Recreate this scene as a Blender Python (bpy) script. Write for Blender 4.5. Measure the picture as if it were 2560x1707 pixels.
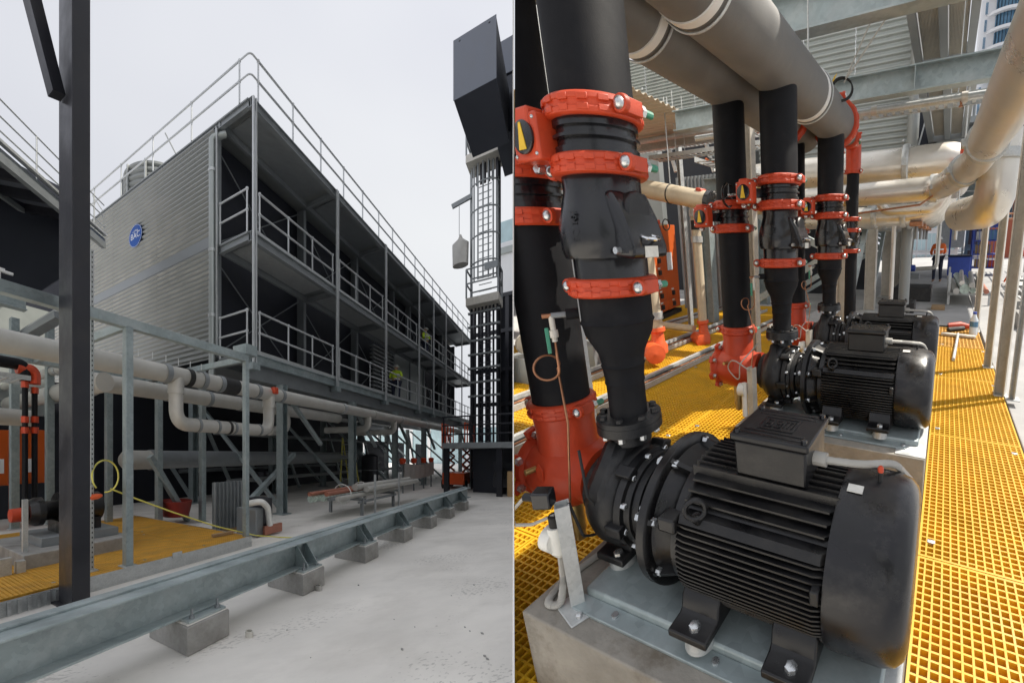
import bpy, bmesh, math, random
import numpy as np
from mathutils import Vector, Matrix
random.seed(7)
for o in list(bpy.data.objects): bpy.data.objects.remove(o)
SC = bpy.context.scene
COL = SC.collection
R_ = math.radians

# ---------------------------------------------------------------- camera
PX, PY, FOC, EYE = 1650.0, 1135.0, 1000.0, 1.6      # principal point and focal length in photo pixels (2560 wide)
cam = bpy.data.cameras.new('camera'); cam_o = bpy.data.objects.new('camera', cam); COL.objects.link(cam_o)
cam_o.location = (0, 0, EYE); cam_o.rotation_euler = (R_(90), 0, 0)
cam.sensor_fit = 'HORIZONTAL'; cam.sensor_width = 36; cam.lens = 36 * FOC / 2560
cam.shift_x = -(PX - 1280) / 2560; cam.shift_y = (PY - 853.5) / 2560
cam.clip_start = 0.02; cam.clip_end = 2000
SC.camera = cam_o

# ---------------------------------------------------------------- light
SUN = Vector((0.52, -0.08, 0.85)).normalized()       # direction towards the sun
sun = bpy.data.lights.new('sun', 'SUN'); sun.energy = 5.0; sun.angle = R_(0.6); sun.color = (1.0, 0.93, 0.82)
sun_o = bpy.data.objects.new('sun', sun); COL.objects.link(sun_o)
sun_o.rotation_euler = SUN.to_track_quat('Z', 'Y').to_euler(); sun_o.location = SUN * 60
w = bpy.data.worlds.new('World'); SC.world = w; w.use_nodes = True
nt = w.node_tree; nt.nodes.clear()
def N(t, **kw):
    n = nt.nodes.new(t)
    for k, v in kw.items(): setattr(n, k, v)
    return n
out = N('ShaderNodeOutputWorld'); bg = N('ShaderNodeBackground'); bg2 = N('ShaderNodeBackground'); mixs = N('ShaderNodeMixShader')
sky = N('ShaderNodeTexSky'); sky.sky_type = 'NISHITA'; sky.sun_disc = False
sky.sun_elevation = math.asin(SUN.z); sky.sun_rotation = math.atan2(SUN.x, SUN.y)
nt.links.new(sky.outputs[0], bg.inputs[0]); bg.inputs[1].default_value = 0.11
tc = N('ShaderNodeTexCoord'); sep = N('ShaderNodeSeparateXYZ'); nt.links.new(tc.outputs['Generated'], sep.inputs[0])
noise = N('ShaderNodeTexNoise'); noise.inputs['Scale'].default_value = 1.5; noise.inputs['Detail'].default_value = 3; noise.inputs['Roughness'].default_value = 0.42
mp = N('ShaderNodeMapping'); mp.inputs['Scale'].default_value = (1, 1, 1.25); mp.inputs['Location'].default_value = (0.35, 0.2, 0.1)
nt.links.new(tc.outputs['Generated'], mp.inputs[0]); nt.links.new(mp.outputs[0], noise.inputs[0])
ramp = N('ShaderNodeValToRGB'); ramp.color_ramp.elements[0].position = 0.3; ramp.color_ramp.elements[1].position = 0.7
ramp.color_ramp.elements[0].color = (0.58, 0.59, 0.65, 1); ramp.color_ramp.elements[1].color = (0.78, 0.79, 0.80, 1)
nt.links.new(noise.outputs[0], ramp.inputs[0])
lum = N('ShaderNodeMapRange'); lum.inputs['From Min'].default_value = 0.0; lum.inputs['From Max'].default_value = 1.0
lum.inputs['To Min'].default_value = 0.80; lum.inputs['To Max'].default_value = 1.16      # an overcast sky is brighter overhead
nt.links.new(sep.outputs[2], lum.inputs[0])
nt.links.new(ramp.outputs[0], bg2.inputs[0]); nt.links.new(lum.outputs[0], bg2.inputs[1])
mixs.inputs[0].default_value = 0.93
nt.links.new(bg.outputs[0], mixs.inputs[1]); nt.links.new(bg2.outputs[0], mixs.inputs[2]); nt.links.new(mixs.outputs[0], out.inputs[0])
vs = SC.view_settings; vs.view_transform = 'Standard'; vs.look = 'None'; vs.exposure = 0.3; vs.gamma = 1.0; vs.use_curve_mapping = False
SC.cycles.max_bounces = 8; SC.cycles.diffuse_bounces = 4; SC.cycles.transparent_max_bounces = 8
SC.cycles.sample_clamp_indirect = 4.0
try: SC.cycles.use_denoising = True
except Exception: pass

# ---------------------------------------------------------------- the two sites' setting-out grids
class Site:
    """A setting-out grid: three grid directions (metres) and the lens that took that site's photograph."""
    def __init__(s, M, K, T):
        s.M = M; s.K = K; s.T = T; s.G = np.linalg.inv(T) @ np.linalg.inv(K)
    def world(s, p):
        q = s.M @ np.asarray(p, float); return Vector((q[0], q[1], q[2] + EYE))
    def ray(s, x, y): return s.G @ np.array([x, y, 1.0])
    def on(s, x, y, axis, val):
        q = s.ray(x, y); return q * (val / q[axis])
K_SHARED = np.array([[FOC, 0, PX], [0, FOC, PY], [0, 0, 1.0]])
CAM2W = np.array([[1, 0, 0], [0, 0, 1], [0, -1, 0.0]])
def make_site(K, T, ref):
    L = CAM2W @ np.linalg.inv(K_SHARED) @ K @ T
    return Site(L / np.linalg.norm(L[:, ref]), K, T)
def unit(v): v = np.asarray(v, float); return v / np.linalg.norm(v)
# plant yard: r along the front of the cooling tower, l away from it to the left, z up (z = 0 at eye height)
KA = np.array([[918, 0, 640], [0, 918, 1135], [0, 0, 1.0]])
TA = np.stack([unit([(1432 - 640) / 918, 0, 1]), unit([(-522 - 640) / 918, 0, 1]), np.array([0, -1.0, 0])], 1)
YARD = make_site(KA, TA, 2)
# pump deck: b to the right along the pump shafts, a along the row of pumps, c up
KB = np.array([[990, 0, 1918], [0, 990, 853], [0, 0, 1.0]])
_d = unit(np.linalg.inv(KB) @ [2370, 600, 1]); _u = -(np.linalg.inv(KB) @ [2005, 5170, 1]); _u = unit(_u - _u @ _d * _d)
_r = np.cross(_d, _u); _r = _r if _r[0] > 0 else -_r
DECK = make_site(KB, np.stack([_r, _d, _u], 1), 2)
SEAM = (1283 - PX) / FOC                            # line of the added partition between yard and deck: X = SEAM * Y
SEAM_N = Vector((1, -SEAM, 0)).normalized()
# yard points use z above the ground; these turn a photo pixel and one known grid coordinate into a grid point
def G(r, l, z): return np.array([r, l, z])
def aL(x, y, l): p = YARD.on(x, y, 1, l); p[2] += EYE; return p
def aR(x, y, r): p = YARD.on(x, y, 0, r); p[2] += EYE; return p
def aZ(x, y, z): p = YARD.on(x, y, 2, z - EYE); p[2] += EYE; return p
def bB(x, y, b): return DECK.on(x, y, 0, b)
def bA(x, y, a): return DECK.on(x, y, 1, a)
def bC(x, y, c): return DECK.on(x, y, 2, c)
def site_world(site, p):
    p = np.asarray(p, float)
    if site is YARD: p = p - np.array([0, 0, EYE])
    return site.world(p)

# ---------------------------------------------------------------- materials
MATS = {}
def mat(name, col, rough=0.5, metal=0.0, var=0.12, scale=6.0, bump=0.0, bscale=60.0, spot=None, spot_amt=0.0, spot_scale=3.0, trans=0.0, spec=0.5, stretch=None, voro=0.0, vscale=30, emit=None, rvar=0.1, coat=0.0, speck=0.0):
    if name in MATS: return MATS[name]
    m = bpy.data.materials.new(name); m.use_nodes = True; t = m.node_tree; n = t.nodes; l = t.links
    b = n['Principled BSDF']; b.inputs['Roughness'].default_value = rough; b.inputs['Metallic'].default_value = metal
    b.inputs['Specular IOR Level'].default_value = spec
    if coat: b.inputs['Coat Weight'].default_value = coat; b.inputs['Coat Roughness'].default_value = 0.25
    tcn = n.new('ShaderNodeTexCoord'); src = tcn.outputs['Object']
    if stretch:
        mpn = n.new('ShaderNodeMapping'); mpn.inputs['Scale'].default_value = stretch; l.new(src, mpn.inputs[0]); src = mpn.outputs[0]
    no = n.new('ShaderNodeTexNoise'); no.inputs['Scale'].default_value = scale; no.inputs['Detail'].default_value = 6; no.inputs['Roughness'].default_value = 0.6
    l.new(src, no.inputs[0])
    cr = n.new('ShaderNodeValToRGB'); e = cr.color_ramp.elements
    e[0].position = 0.3; e[1].position = 0.7
    e[0].color = (*[c * (1 - var) for c in col], 1); e[1].color = (*[min(1, c * (1 + var)) for c in col], 1)
    l.new(no.outputs[0], cr.inputs[0]); colout = cr.outputs[0]
    if voro:
        vo = n.new('ShaderNodeTexVoronoi'); vo.inputs['Scale'].default_value = vscale; l.new(src, vo.inputs[0])
        hs = n.new('ShaderNodeMix'); hs.data_type = 'RGBA'; hs.blend_type = 'OVERLAY'; hs.inputs[0].default_value = voro
        bw = n.new('ShaderNodeRGBToBW'); l.new(vo.outputs['Color'], bw.inputs[0])
        l.new(colout, hs.inputs[6]); l.new(bw.outputs[0], hs.inputs[7]); colout = hs.outputs[2]
    if spot:
        n2 = n.new('ShaderNodeTexNoise'); n2.inputs['Scale'].default_value = spot_scale; n2.inputs['Detail'].default_value = 7; n2.inputs['Roughness'].default_value = 0.68
        l.new(src, n2.inputs[0])
        r2 = n.new('ShaderNodeMapRange'); r2.inputs['From Min'].default_value = 0.5; r2.inputs['From Max'].default_value = 0.68; r2.inputs['To Max'].default_value = spot_amt
        l.new(n2.outputs[0], r2.inputs[0])
        mx = n.new('ShaderNodeMix'); mx.data_type = 'RGBA'; l.new(r2.outputs[0], mx.inputs[0]); l.new(colout, mx.inputs[6]); mx.inputs[7].default_value = (*spot, 1)
        colout = mx.outputs[2]
    if speck:
        n4 = n.new('ShaderNodeTexNoise'); n4.inputs['Scale'].default_value = 26; n4.inputs['Detail'].default_value = 3; l.new(src, n4.inputs[0])
        n5 = n.new('ShaderNodeTexNoise'); n5.inputs['Scale'].default_value = 0.9; n5.inputs['Detail'].default_value = 3; l.new(src, n5.inputs[0])
        m5 = n.new('ShaderNodeMath'); m5.operation = 'MULTIPLY'; l.new(n4.outputs[0], m5.inputs[0]); l.new(n5.outputs[0], m5.inputs[1])
        r4 = n.new('ShaderNodeMapRange'); r4.inputs['From Min'].default_value = 0.34; r4.inputs['From Max'].default_value = 0.40; r4.inputs['To Max'].default_value = speck; l.new(m5.outputs[0], r4.inputs[0])
        m4 = n.new('ShaderNodeMix'); m4.data_type = 'RGBA'; l.new(r4.outputs[0], m4.inputs[0]); l.new(colout, m4.inputs[6]); m4.inputs[7].default_value = (*[c * 0.5 for c in col], 1); colout = m4.outputs[2]
    l.new(colout, b.inputs['Base Color'])
    if rvar:
        rr = n.new('ShaderNodeMapRange'); rr.inputs['To Min'].default_value = max(0.03, rough - rvar); rr.inputs['To Max'].default_value = min(1, rough + rvar)
        rr.inputs['From Min'].default_value = 0.3; rr.inputs['From Max'].default_value = 0.7
        l.new(no.outputs[0], rr.inputs[0]); l.new(rr.outputs[0], b.inputs['Roughness'])
    if bump:
        n3 = n.new('ShaderNodeTexNoise'); n3.inputs['Scale'].default_value = bscale; n3.inputs['Detail'].default_value = 4; l.new(src, n3.inputs[0])
        bp = n.new('ShaderNodeBump'); bp.inputs['Strength'].default_value = bump; bp.inputs['Distance'].default_value = 0.01
        l.new(n3.outputs[0], bp.inputs['Height']); l.new(bp.outputs[0], b.inputs['Normal'])
    if emit:
        b.inputs['Emission Color'].default_value = (*emit[:3], 1); b.inputs['Emission Strength'].default_value = emit[3]
    if trans:
        tr = n.new('ShaderNodeBsdfTranslucent'); l.new(colout, tr.inputs[0]); ms = n.new('ShaderNodeMixShader'); ms.inputs[0].default_value = trans
        l.new(b.outputs[0], ms.inputs[1]); l.new(tr.outputs[0], ms.inputs[2]); l.new(ms.outputs[0], n['Material Output'].inputs[0])
    MATS[name] = m; return m
mat('galv', (0.52, 0.54, 0.54), 0.45, 0.4, 0.12, 9, 0.04, 90, voro=0.12, vscale=70, spot=(0.62, 0.64, 0.63), spot_amt=0.2, spot_scale=5)
mat('galv_beam', (0.34, 0.40, 0.41), 0.48, 0.35, 0.18, 3, 0.05, 80, voro=0.12, vscale=25, spot=(0.50, 0.54, 0.54), spot_amt=0.6, spot_scale=2.5)
mat('galv_rail', (0.58, 0.60, 0.61), 0.42, 0.25, 0.08, 3)
mat('galv_warm', (0.58, 0.55, 0.49), 0.45, 0.25, 0.12, 7, 0.04, 80, voro=0.08, vscale=60)
mat('steel_grey', (0.26, 0.28, 0.29), 0.5, 0.25, 0.12, 4, 0.03, 60)
mat('pipe_metal', (0.70, 0.67, 0.61), 0.34, 0.6, 0.08, 3.5, 0.03, 50, spot=(0.58, 0.52, 0.43), spot_amt=0.3, spot_scale=2.2)
mat('pipe_grey', (0.50, 0.49, 0.455), 0.5, 0.08, 0.10, 2.5, 0.03, 40, spot=(0.40, 0.38, 0.33), spot_amt=0.4, spot_scale=1.7)
mat('pipe_cream', (0.62, 0.53, 0.39), 0.5, 0.1, 0.12, 5, 0.03, 40, spot=(0.42, 0.32, 0.2), spot_amt=0.3, spot_scale=4)
mat('insulation', (0.013, 0.0135, 0.016), 0.6, 0, 0.25, 7, 0.05, 240, spot=(0.05, 0.048, 0.045), spot_amt=0.2, spot_scale=5, spec=0.12)
mat('header_grey', (0.155, 0.152, 0.146), 0.6, 0, 0.15, 5, 0.10, 200, spot=(0.21, 0.2, 0.18), spot_amt=0.35, spot_scale=4)
mat('black_paint', (0.007, 0.007, 0.008), 0.36, 0, 0.35, 8, 0.05, 160, spot=(0.05, 0.046, 0.04), spot_amt=0.3, spot_scale=5, rvar=0.12)
mat('black_cast', (0.008, 0.0085, 0.01), 0.42, 0, 0.3, 9, 0.16, 190, spot=(0.07, 0.065, 0.06), spot_amt=0.3, spot_scale=6)
mat('black_cowl', (0.010, 0.010, 0.012), 0.26, 0.1, 0.4, 5, 0.02, 60, spot=(0.07, 0.066, 0.062), spot_amt=0.45, spot_scale=7, rvar=0.14)
mat('black_gloss', (0.007, 0.0075, 0.010), 0.24, 0, 0.3, 6, 0.05, 90, coat=0.3)
mat('red_paint', (0.55, 0.060, 0.018), 0.46, 0, 0.12, 7, 0.08, 150, spot=(0.40, 0.045, 0.016), spot_amt=0.4, spot_scale=6)
mat('orange_paint', (0.62, 0.11, 0.012), 0.45, 0, 0.06, 2)
mat('zinc_bolt', (0.62, 0.64, 0.65), 0.28, 0.85, 0.15, 40, rvar=0.08)
mat('chrome', (0.75, 0.76, 0.78), 0.15, 1.0, 0.1, 20)
mat('green_cap', (0.05, 0.25, 0.16), 0.45)
mat('copper', (0.42, 0.20, 0.11), 0.35, 0.8, 0.2, 20)
mat('brass', (0.50, 0.36, 0.14), 0.35, 0.8, 0.2, 20)
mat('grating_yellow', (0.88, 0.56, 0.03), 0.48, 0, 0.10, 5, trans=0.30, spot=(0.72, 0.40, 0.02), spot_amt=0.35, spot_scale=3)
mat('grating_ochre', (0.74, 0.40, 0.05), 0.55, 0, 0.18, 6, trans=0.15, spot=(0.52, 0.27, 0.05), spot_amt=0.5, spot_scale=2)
mat('concrete_pale', (0.76, 0.735, 0.69), 0.85, 0, 0.10, 1.1, 0.12, 70, spot=(0.62, 0.595, 0.55), spot_amt=0.75, spot_scale=0.8, spec=0.2, speck=0.55)
mat('concrete_deck', (0.40, 0.40, 0.40), 0.85, 0, 0.15, 1.2, 0.1, 60, spot=(0.55, 0.54, 0.52), spot_amt=0.5, spot_scale=0.9, spec=0.2)
mat('concrete_plinth', (0.31, 0.29, 0.255), 0.85, 0, 0.22, 6, 0.35, 60, spot=(0.13, 0.105, 0.075), spot_amt=0.75, spot_scale=4.5, spec=0.2)
mat('concrete_block', (0.33, 0.325, 0.31), 0.85, 0, 0.2, 5, 0.25, 60, spot=(0.2, 0.19, 0.17), spot_amt=0.5, spot_scale=4, spec=0.2)
mat('cladding_grey', (0.26, 0.275, 0.27), 0.5, 0.15, 0.10, 1.5, 0.02, 30)
mat('cladding_light', (0.36, 0.39, 0.38), 0.45, 0.25, 0.10, 1.5, 0.02, 30)
mat('cladding_cream', (0.56, 0.50, 0.40), 0.5, 0.05, 0.08, 2)
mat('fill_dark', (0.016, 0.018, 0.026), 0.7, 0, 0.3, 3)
mat('black_steel', (0.022, 0.023, 0.030), 0.42, 0.1, 0.2, 2.5, 0.03, 60, spot=(0.06, 0.055, 0.05), spot_amt=0.25, spot_scale=3)
mat('duct_grey', (0.15, 0.165, 0.20), 0.55, 0.1, 0.1, 1.5)
mat('duct_dark', (0.03, 0.034, 0.048), 0.6, 0.1, 0.1, 1.5)
mat('white_paint', (0.78, 0.78, 0.77), 0.55, 0, 0.05, 2)
mat('wall_white', (0.80, 0.80, 0.79), 0.8, 0, 0.04, 0.6)
mat('sign_blue', (0.004, 0.075, 0.36), 0.6, spec=0.2)
mat('sign_white', (0.82, 0.84, 0.85), 0.5)
mat('hivis_yellow', (0.55, 0.75, 0.04), 0.7)
mat('hivis_orange', (0.80, 0.16, 0.03), 0.7)
mat('navy_cloth', (0.02, 0.025, 0.05), 0.8)
mat('skin', (0.45, 0.27, 0.19), 0.6)
mat('helmet_white', (0.8, 0.8, 0.78), 0.35)
mat('hose_yellow', (0.72, 0.66, 0.14), 0.5)
mat('plug_orange', (0.85, 0.13, 0.03), 0.45)
mat('plastic_grey', (0.40, 0.39, 0.36), 0.45, 0, 0.06, 5)
mat('plastic_white', (0.76, 0.76, 0.72), 0.45)
mat('rubber', (0.02, 0.02, 0.02), 0.7)
mat('tub_red', (0.22, 0.02, 0.012), 0.55)
mat('carton', (0.42, 0.27, 0.13), 0.8)
mat('timber', (0.36, 0.24, 0.13), 0.75, 0, 0.25, 8, stretch=(1, 8, 8))
mat('copper_pipe_red', (0.45, 0.18, 0.12), 0.45, 0.3)
mat('film_green', (0.52, 0.62, 0.55), 0.25, 0, 0.25, 14)
mat('trolley_blue', (0.03, 0.07, 0.38), 0.45)
mat('glass_blue', (0.10, 0.22, 0.34), 0.10, 0.2, 0.3, 1.2, rvar=0.03)
mat('glass_dark', (0.03, 0.05, 0.075), 0.08, 0.2, 0.3, 1.0, rvar=0.03)
mat('glass_pale', (0.42, 0.56, 0.60), 0.2, 0.1, 0.2, 0.5, rvar=0.05)
mat('render_white', (0.74, 0.75, 0.77), 0.8, 0, 0.05, 0.3)
mat('brick_red', (0.30, 0.085, 0.05), 0.85, 0, 0.12, 1)
mat('lamp_glow', (0.9, 0.9, 0.85), 0.5, emit=(1, 0.95, 0.82, 6.0))
mat('label_white', (0.72, 0.71, 0.66), 0.5, 0, 0.15, 30)
mat('pointer_yellow', (0.75, 0.48, 0.03), 0.5)
mat('orange_machine', (0.72, 0.10, 0.02), 0.4, 0, 0.1, 3)
mat('clear_bottle', (0.72, 0.78, 0.82), 0.12)
mat('jerry_white', (0.62, 0.60, 0.54), 0.6)
mat('canvas', (0.48, 0.47, 0.44), 0.8, 0, 0.12, 3)

# ---------------------------------------------------------------- mesh builder (grid coordinates)
def V(*a): return np.array(a, float)
def nrm(v):
    n = np.linalg.norm(v); return v / n if n > 1e-12 else v
def frame(d, up=None):
    d = nrm(np.asarray(d, float)); u = np.array([0, 0, 1.0]) if up is None else np.asarray(up, float)
    if abs(d @ nrm(u)) > 0.98: u = np.array([1.0, 0, 0]) if abs(d[0]) < 0.9 else np.array([0, 1.0, 0])
    x = nrm(np.cross(u, d)); y = np.cross(d, x); return x, y, d
class MB:
    def __init__(s): s.v = []; s.f = []
    def add(s, vs_, fs_):
        k = len(s.v); s.v += [np.asarray(p, float) for p in vs_]; s.f += [tuple(i + k for i in f) for f in fs_]; return s
    def box(s, x0, x1, y0, y1, z0, z1):
        return s.add([V(x, y, z) for z in (z0, z1) for y in (y0, y1) for x in (x0, x1)], [(0, 2, 3, 1), (4, 5, 7, 6), (0, 1, 5, 4), (2, 6, 7, 3), (0, 4, 6, 2), (1, 3, 7, 5)])
    def obox(s, c, ax, ay, az):
        c, ax, ay, az = (np.asarray(q, float) for q in (c, ax, ay, az))
        return s.add([c + i * ax + j * ay + k * az for k in (-1, 1) for j in (-1, 1) for i in (-1, 1)], [(0, 2, 3, 1), (4, 5, 7, 6), (0, 1, 5, 4), (2, 6, 7, 3), (0, 4, 6, 2), (1, 3, 7, 5)])
    def bar(s, p, q, wd, ht, up=None):
        p, q = np.asarray(p, float), np.asarray(q, float); x, y, d = frame(q - p, up)
        return s.obox((p + q) / 2, x * wd / 2, y * ht / 2, (q - p) / 2)
    def extr(s, poly, o, u, v, wv):
        o, u, v, wv = (np.asarray(q, float) for q in (o, u, v, wv)); n = len(poly)
        a = [o + p[0] * u + p[1] * v for p in poly]
        return s.add(a + [p + wv for p in a], [tuple(range(n))[::-1], tuple(range(n, 2 * n))] + [(i, (i + 1) % n, n + (i + 1) % n, n + i) for i in range(n)])
    def prof(s, poly, p, q, up=None):
        p, q = np.asarray(p, float), np.asarray(q, float); x, y, d = frame(q - p, up); return s.extr(poly, p, x, y, q - p)
    def ibeam(s, p, q, h, wd, tf=0.015, tw=0.01, up=None):
        a, b, c, d = wd / 2, h / 2, tw / 2, h / 2 - tf
        return s.prof([(-a, -b), (a, -b), (a, -d), (c, -d), (c, d), (a, d), (a, b), (-a, b), (-a, d), (-c, d), (-c, -d), (-a, -d)], p, q, up)
    def chan(s, p, q, wd, dp, t=0.006, up=None):
        a = wd / 2; lip = min(0.25 * wd, 0.012)
        return s.prof([(-a, 0), (a, 0), (a, dp), (a - lip, dp), (a - lip, dp - t), (a - t, dp - t), (a - t, t), (-a + t, t), (-a + t, dp - t), (-a + lip, dp - t), (-a + lip, dp), (-a, dp)], p, q, up)
    def tube(s, path, r, n=14, cap=True, closed=False):
        P = [np.asarray(p, float) for p in path]; m = len(P); rr = r if hasattr(r, '__len__') else [r] * m
        T = []
        for i in range(m):
            if closed: t = P[(i + 1) % m] - P[i - 1]
            else: t = P[min(i + 1, m - 1)] - P[max(i - 1, 0)]
            T.append(nrm(t))
        x, y, _ = frame(T[0]); vs_ = []
        for i in range(m):
            if i:
                x = nrm(x - (x @ T[i]) * T[i]); y = np.cross(T[i], x)
            vs_ += [P[i] + rr[i] * (math.cos(2 * math.pi * k / n) * x + math.sin(2 * math.pi * k / n) * y) for k in range(n)]
        fs_ = []
        for i in range(m if closed else m - 1):
            j = (i + 1) % m
            fs_ += [(i * n + k, i * n + (k + 1) % n, j * n + (k + 1) % n, j * n + k) for k in range(n)]
        if cap and not closed: fs_ += [tuple(range(n))[::-1], tuple(range((m - 1) * n, m * n))]
        return s.add(vs_, fs_)
    def lathe(s, o, d, prof, n=24, up=None, a0=0.0, a1=None):
        o = np.asarray(o, float); x, y, d = frame(d, up); vs_ = []; m = len(prof); full = a1 is None
        ang = [a0 + (2 * math.pi * k / n if full else (a1 - a0) * k / (n - 1)) for k in range(n)]
        for t, r in prof: vs_ += [o + d * t + r * (math.cos(q) * x + math.sin(q) * y) for q in ang]
        fs_ = []
        for i in range(m - 1):
            for k in range(n if full else n - 1): fs_.append((i * n + k, i * n + (k + 1) % n, (i + 1) * n + (k + 1) % n, (i + 1) * n + k))
        if full:
            if prof[0][1] > 1e-6: fs_.append(tuple(range(n))[::-1])
            if prof[-1][1] > 1e-6: fs_.append(tuple(range((m - 1) * n, m * n)))
        return s.add(vs_, fs_)
    def cyl(s, p, q, r, n=16):
        p, q = np.asarray(p, float), np.asarray(q, float); L = np.linalg.norm(q - p); return s.lathe(p, q - p, [(0, r), (L, r)], n)
    def ring(s, o, d, r, rt, n=24, m=8):
        x, y, d = frame(d); o = np.asarray(o, float)
        return s.tube([o + r * (math.cos(2 * math.pi * k / n) * x + math.sin(2 * math.pi * k / n) * y) for k in range(n)], rt, m, closed=True)
    def dome(s, o, d, r, h, n=14):
        return s.lathe(o, d, [(0, r), (h * 0.35, r * 0.95), (h * 0.7, r * 0.72), (h * 0.93, r * 0.36), (h, 0)], n)
    def hexnut(s, o, d, r, h): return s.lathe(o, d, [(0, r), (h * 0.85, r), (h, r * 0.8)], 6)
    def corr(s, o, u, v, nrmv, nrib, amp, th=0.004, flat=0.5):
        """corrugated sheet: ribs run along u, repeat along v, stand out along nrmv"""
        o, u, v, nv = (np.asarray(q, float) for q in (o, u, v, nrmv)); pts = []
        for i in range(nrib):
            for f, h in ((0, 0), (0.5 - flat / 2, 0), (0.5, 1), (0.5 + flat / 2, 1)): pts.append(((i + f) / nrib, h * amp))
        pts.append((1, 0)); m = len(pts)
        vs_ = [o + v * p + nv * h for p, h in pts] + [o + u + v * p + nv * h for p, h in pts] + [o + v * p + nv * (h - th) for p, h in pts] + [o + u + v * p + nv * (h - th) for p, h in pts]
        fs_ = []
        for i in range(m - 1):
            fs_ += [(i, i + 1, m + i + 1, m + i), (2 * m + i, 3 * m + i, 3 * m + i + 1, 2 * m + i + 1), (i, 2 * m + i, 2 * m + i + 1, i + 1), (m + i, m + i + 1, 3 * m + i + 1, 3 * m + i)]
        fs_ += [(0, m, 3 * m, 2 * m), (m - 1, 3 * m - 1, 4 * m - 1, 2 * m - 1)]
        return s.add(vs_, fs_)
    def text(s, txt, o, u, v, size, depth=0.0):
        c = bpy.data.curves.new('lettering', 'FONT'); c.body = txt; c.size = size; c.align_x = 'CENTER'; c.align_y = 'CENTER'; c.extrude = depth
        ob = bpy.data.objects.new('lettering', c); COL.objects.link(ob); bpy.context.view_layer.update()
        me = bpy.data.meshes.new_from_object(ob.evaluated_get(bpy.context.evaluated_depsgraph_get()))
        o, u, v = (np.asarray(q, float) for q in (o, u, v)); wv = nrm(np.cross(u, v))
        s.add([o + p.co.x * u + p.co.y * v + p.co.z * wv for p in me.vertices], [tuple(p.vertices) for p in me.polygons])
        bpy.data.objects.remove(ob); bpy.data.curves.remove(c); bpy.data.meshes.remove(me); return s
    def build(s, name, m, parent=None, site=None, bevel=0.0, label=None, kind=None, pos=None, cat=None, group=None, sharp=35, clip=True):
        site = site or (parent and SITE.get(parent.get('_site'))) or CUR[0]
        base = np.array(parent['_pos']) if parent is not None else (np.asarray(pos, float) if pos is not None else np.mean(s.v, 0))
        arr = (np.asarray(s.v) - base) @ site.M.T
        me = bpy.data.meshes.new(name); me.from_pydata(arr.tolist(), [], s.f)
        bm = bmesh.new(); bm.from_mesh(me)
        bw = site_world(site, base); side = -1 if site is YARD else 1
        if clip:
            dd = (arr @ np.array(SEAM_N) + bw.dot(SEAM_N)) * side
            if dd.min() < 0.006:
                if dd.max() < 0.008: bm.free(); bpy.data.meshes.remove(me); return None
                bmesh.ops.bisect_plane(bm, geom=bm.verts[:] + bm.edges[:] + bm.faces[:], plane_co=SEAM_N * 0.006 * side - bw, plane_no=SEAM_N * side, clear_inner=True)
        bmesh.ops.recalc_face_normals(bm, faces=bm.faces[:]); bm.to_mesh(me); bm.free()
        me.polygons.foreach_set('use_smooth', [True] * len(me.polygons)); me.set_sharp_from_angle(angle=R_(sharp)); me.materials.append(MATS[m]); me.update()
        ob = bpy.data.objects.new(name, me); COL.objects.link(ob)
        ob['_site'] = 'yard' if site is YARD else 'deck'; ob['_pos'] = list(map(float, base))
        if parent is not None: ob.parent = parent
        else: ob.location = bw
        if bevel:
            bv = ob.modifiers.new('bevel', 'BEVEL'); bv.width = bevel; bv.segments = 2; bv.limit_method = 'ANGLE'; bv.angle_limit = R_(40)
        for k, val in (('label', label), ('kind', kind), ('category', cat), ('group', group)):
            if val: ob[k] = val
        return ob
CUR = [None]; SITE = {'yard': YARD, 'deck': DECK}
def thing(name, label, cat, pos, group=None):
    o = bpy.data.objects.new(name, None); COL.objects.link(o); site = CUR[0]
    o.empty_display_size = 0.1; o.location = site_world(site, pos); o['_site'] = 'yard' if site is YARD else 'deck'; o['_pos'] = list(map(float, pos))
    o['label'] = label; o['category'] = cat
    if group: o['group'] = group
    return o
def copy_tree(root, delta, label=None, skip=()):
    site = SITE[root['_site']]; c = root.copy(); COL.objects.link(c)
    c.location = root.location + Vector((site.M @ np.asarray(delta, float)).tolist()); c['_pos'] = [a + b for a, b in zip(root['_pos'], delta)]
    if label: c['label'] = label
    def rec(src, dst):
        for ch in list(src.children):
            if ch.name.split('.')[0] in skip: continue
            d = ch.copy(); COL.objects.link(d); d.parent = dst; d['_pos'] = list(c['_pos']); rec(ch, d)
    rec(root, c); return c
def arc(c, u, v, r, a0, a1, n=8):
    c, u, v = (np.asarray(q, float) for q in (c, u, v)); return [c + r * (math.cos(a0 + (a1 - a0) * i / n) * u + math.sin(a0 + (a1 - a0) * i / n) * v) for i in range(n + 1)]
def bendpath(pts, r, n=7):
    """polyline with its corners rounded to radius r"""
    P = [np.asarray(p, float) for p in pts]; out = [P[0]]
    for i in range(1, len(P) - 1):
        d0 = nrm(P[i - 1] - P[i]); d1 = nrm(P[i + 1] - P[i]); ang = math.acos(max(-1, min(1, d0 @ d1)))
        t = min(r / math.tan(ang / 2), np.linalg.norm(P[i - 1] - P[i]) * 0.49, np.linalg.norm(P[i + 1] - P[i]) * 0.49)
        A, B = P[i] + d0 * t, P[i] + d1 * t
        for k in range(n + 1):
            q = k / n; out.append((1 - q) ** 2 * A + 2 * q * (1 - q) * P[i] + q * q * B)
    out.append(P[-1]); return out
# ================================================================ PUMP DECK
CUR[0] = DECK
FL = -1.56; EX, EY, EZ = V(1, 0, 0), V(0, 1, 0), V(0, 0, 1)
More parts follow.
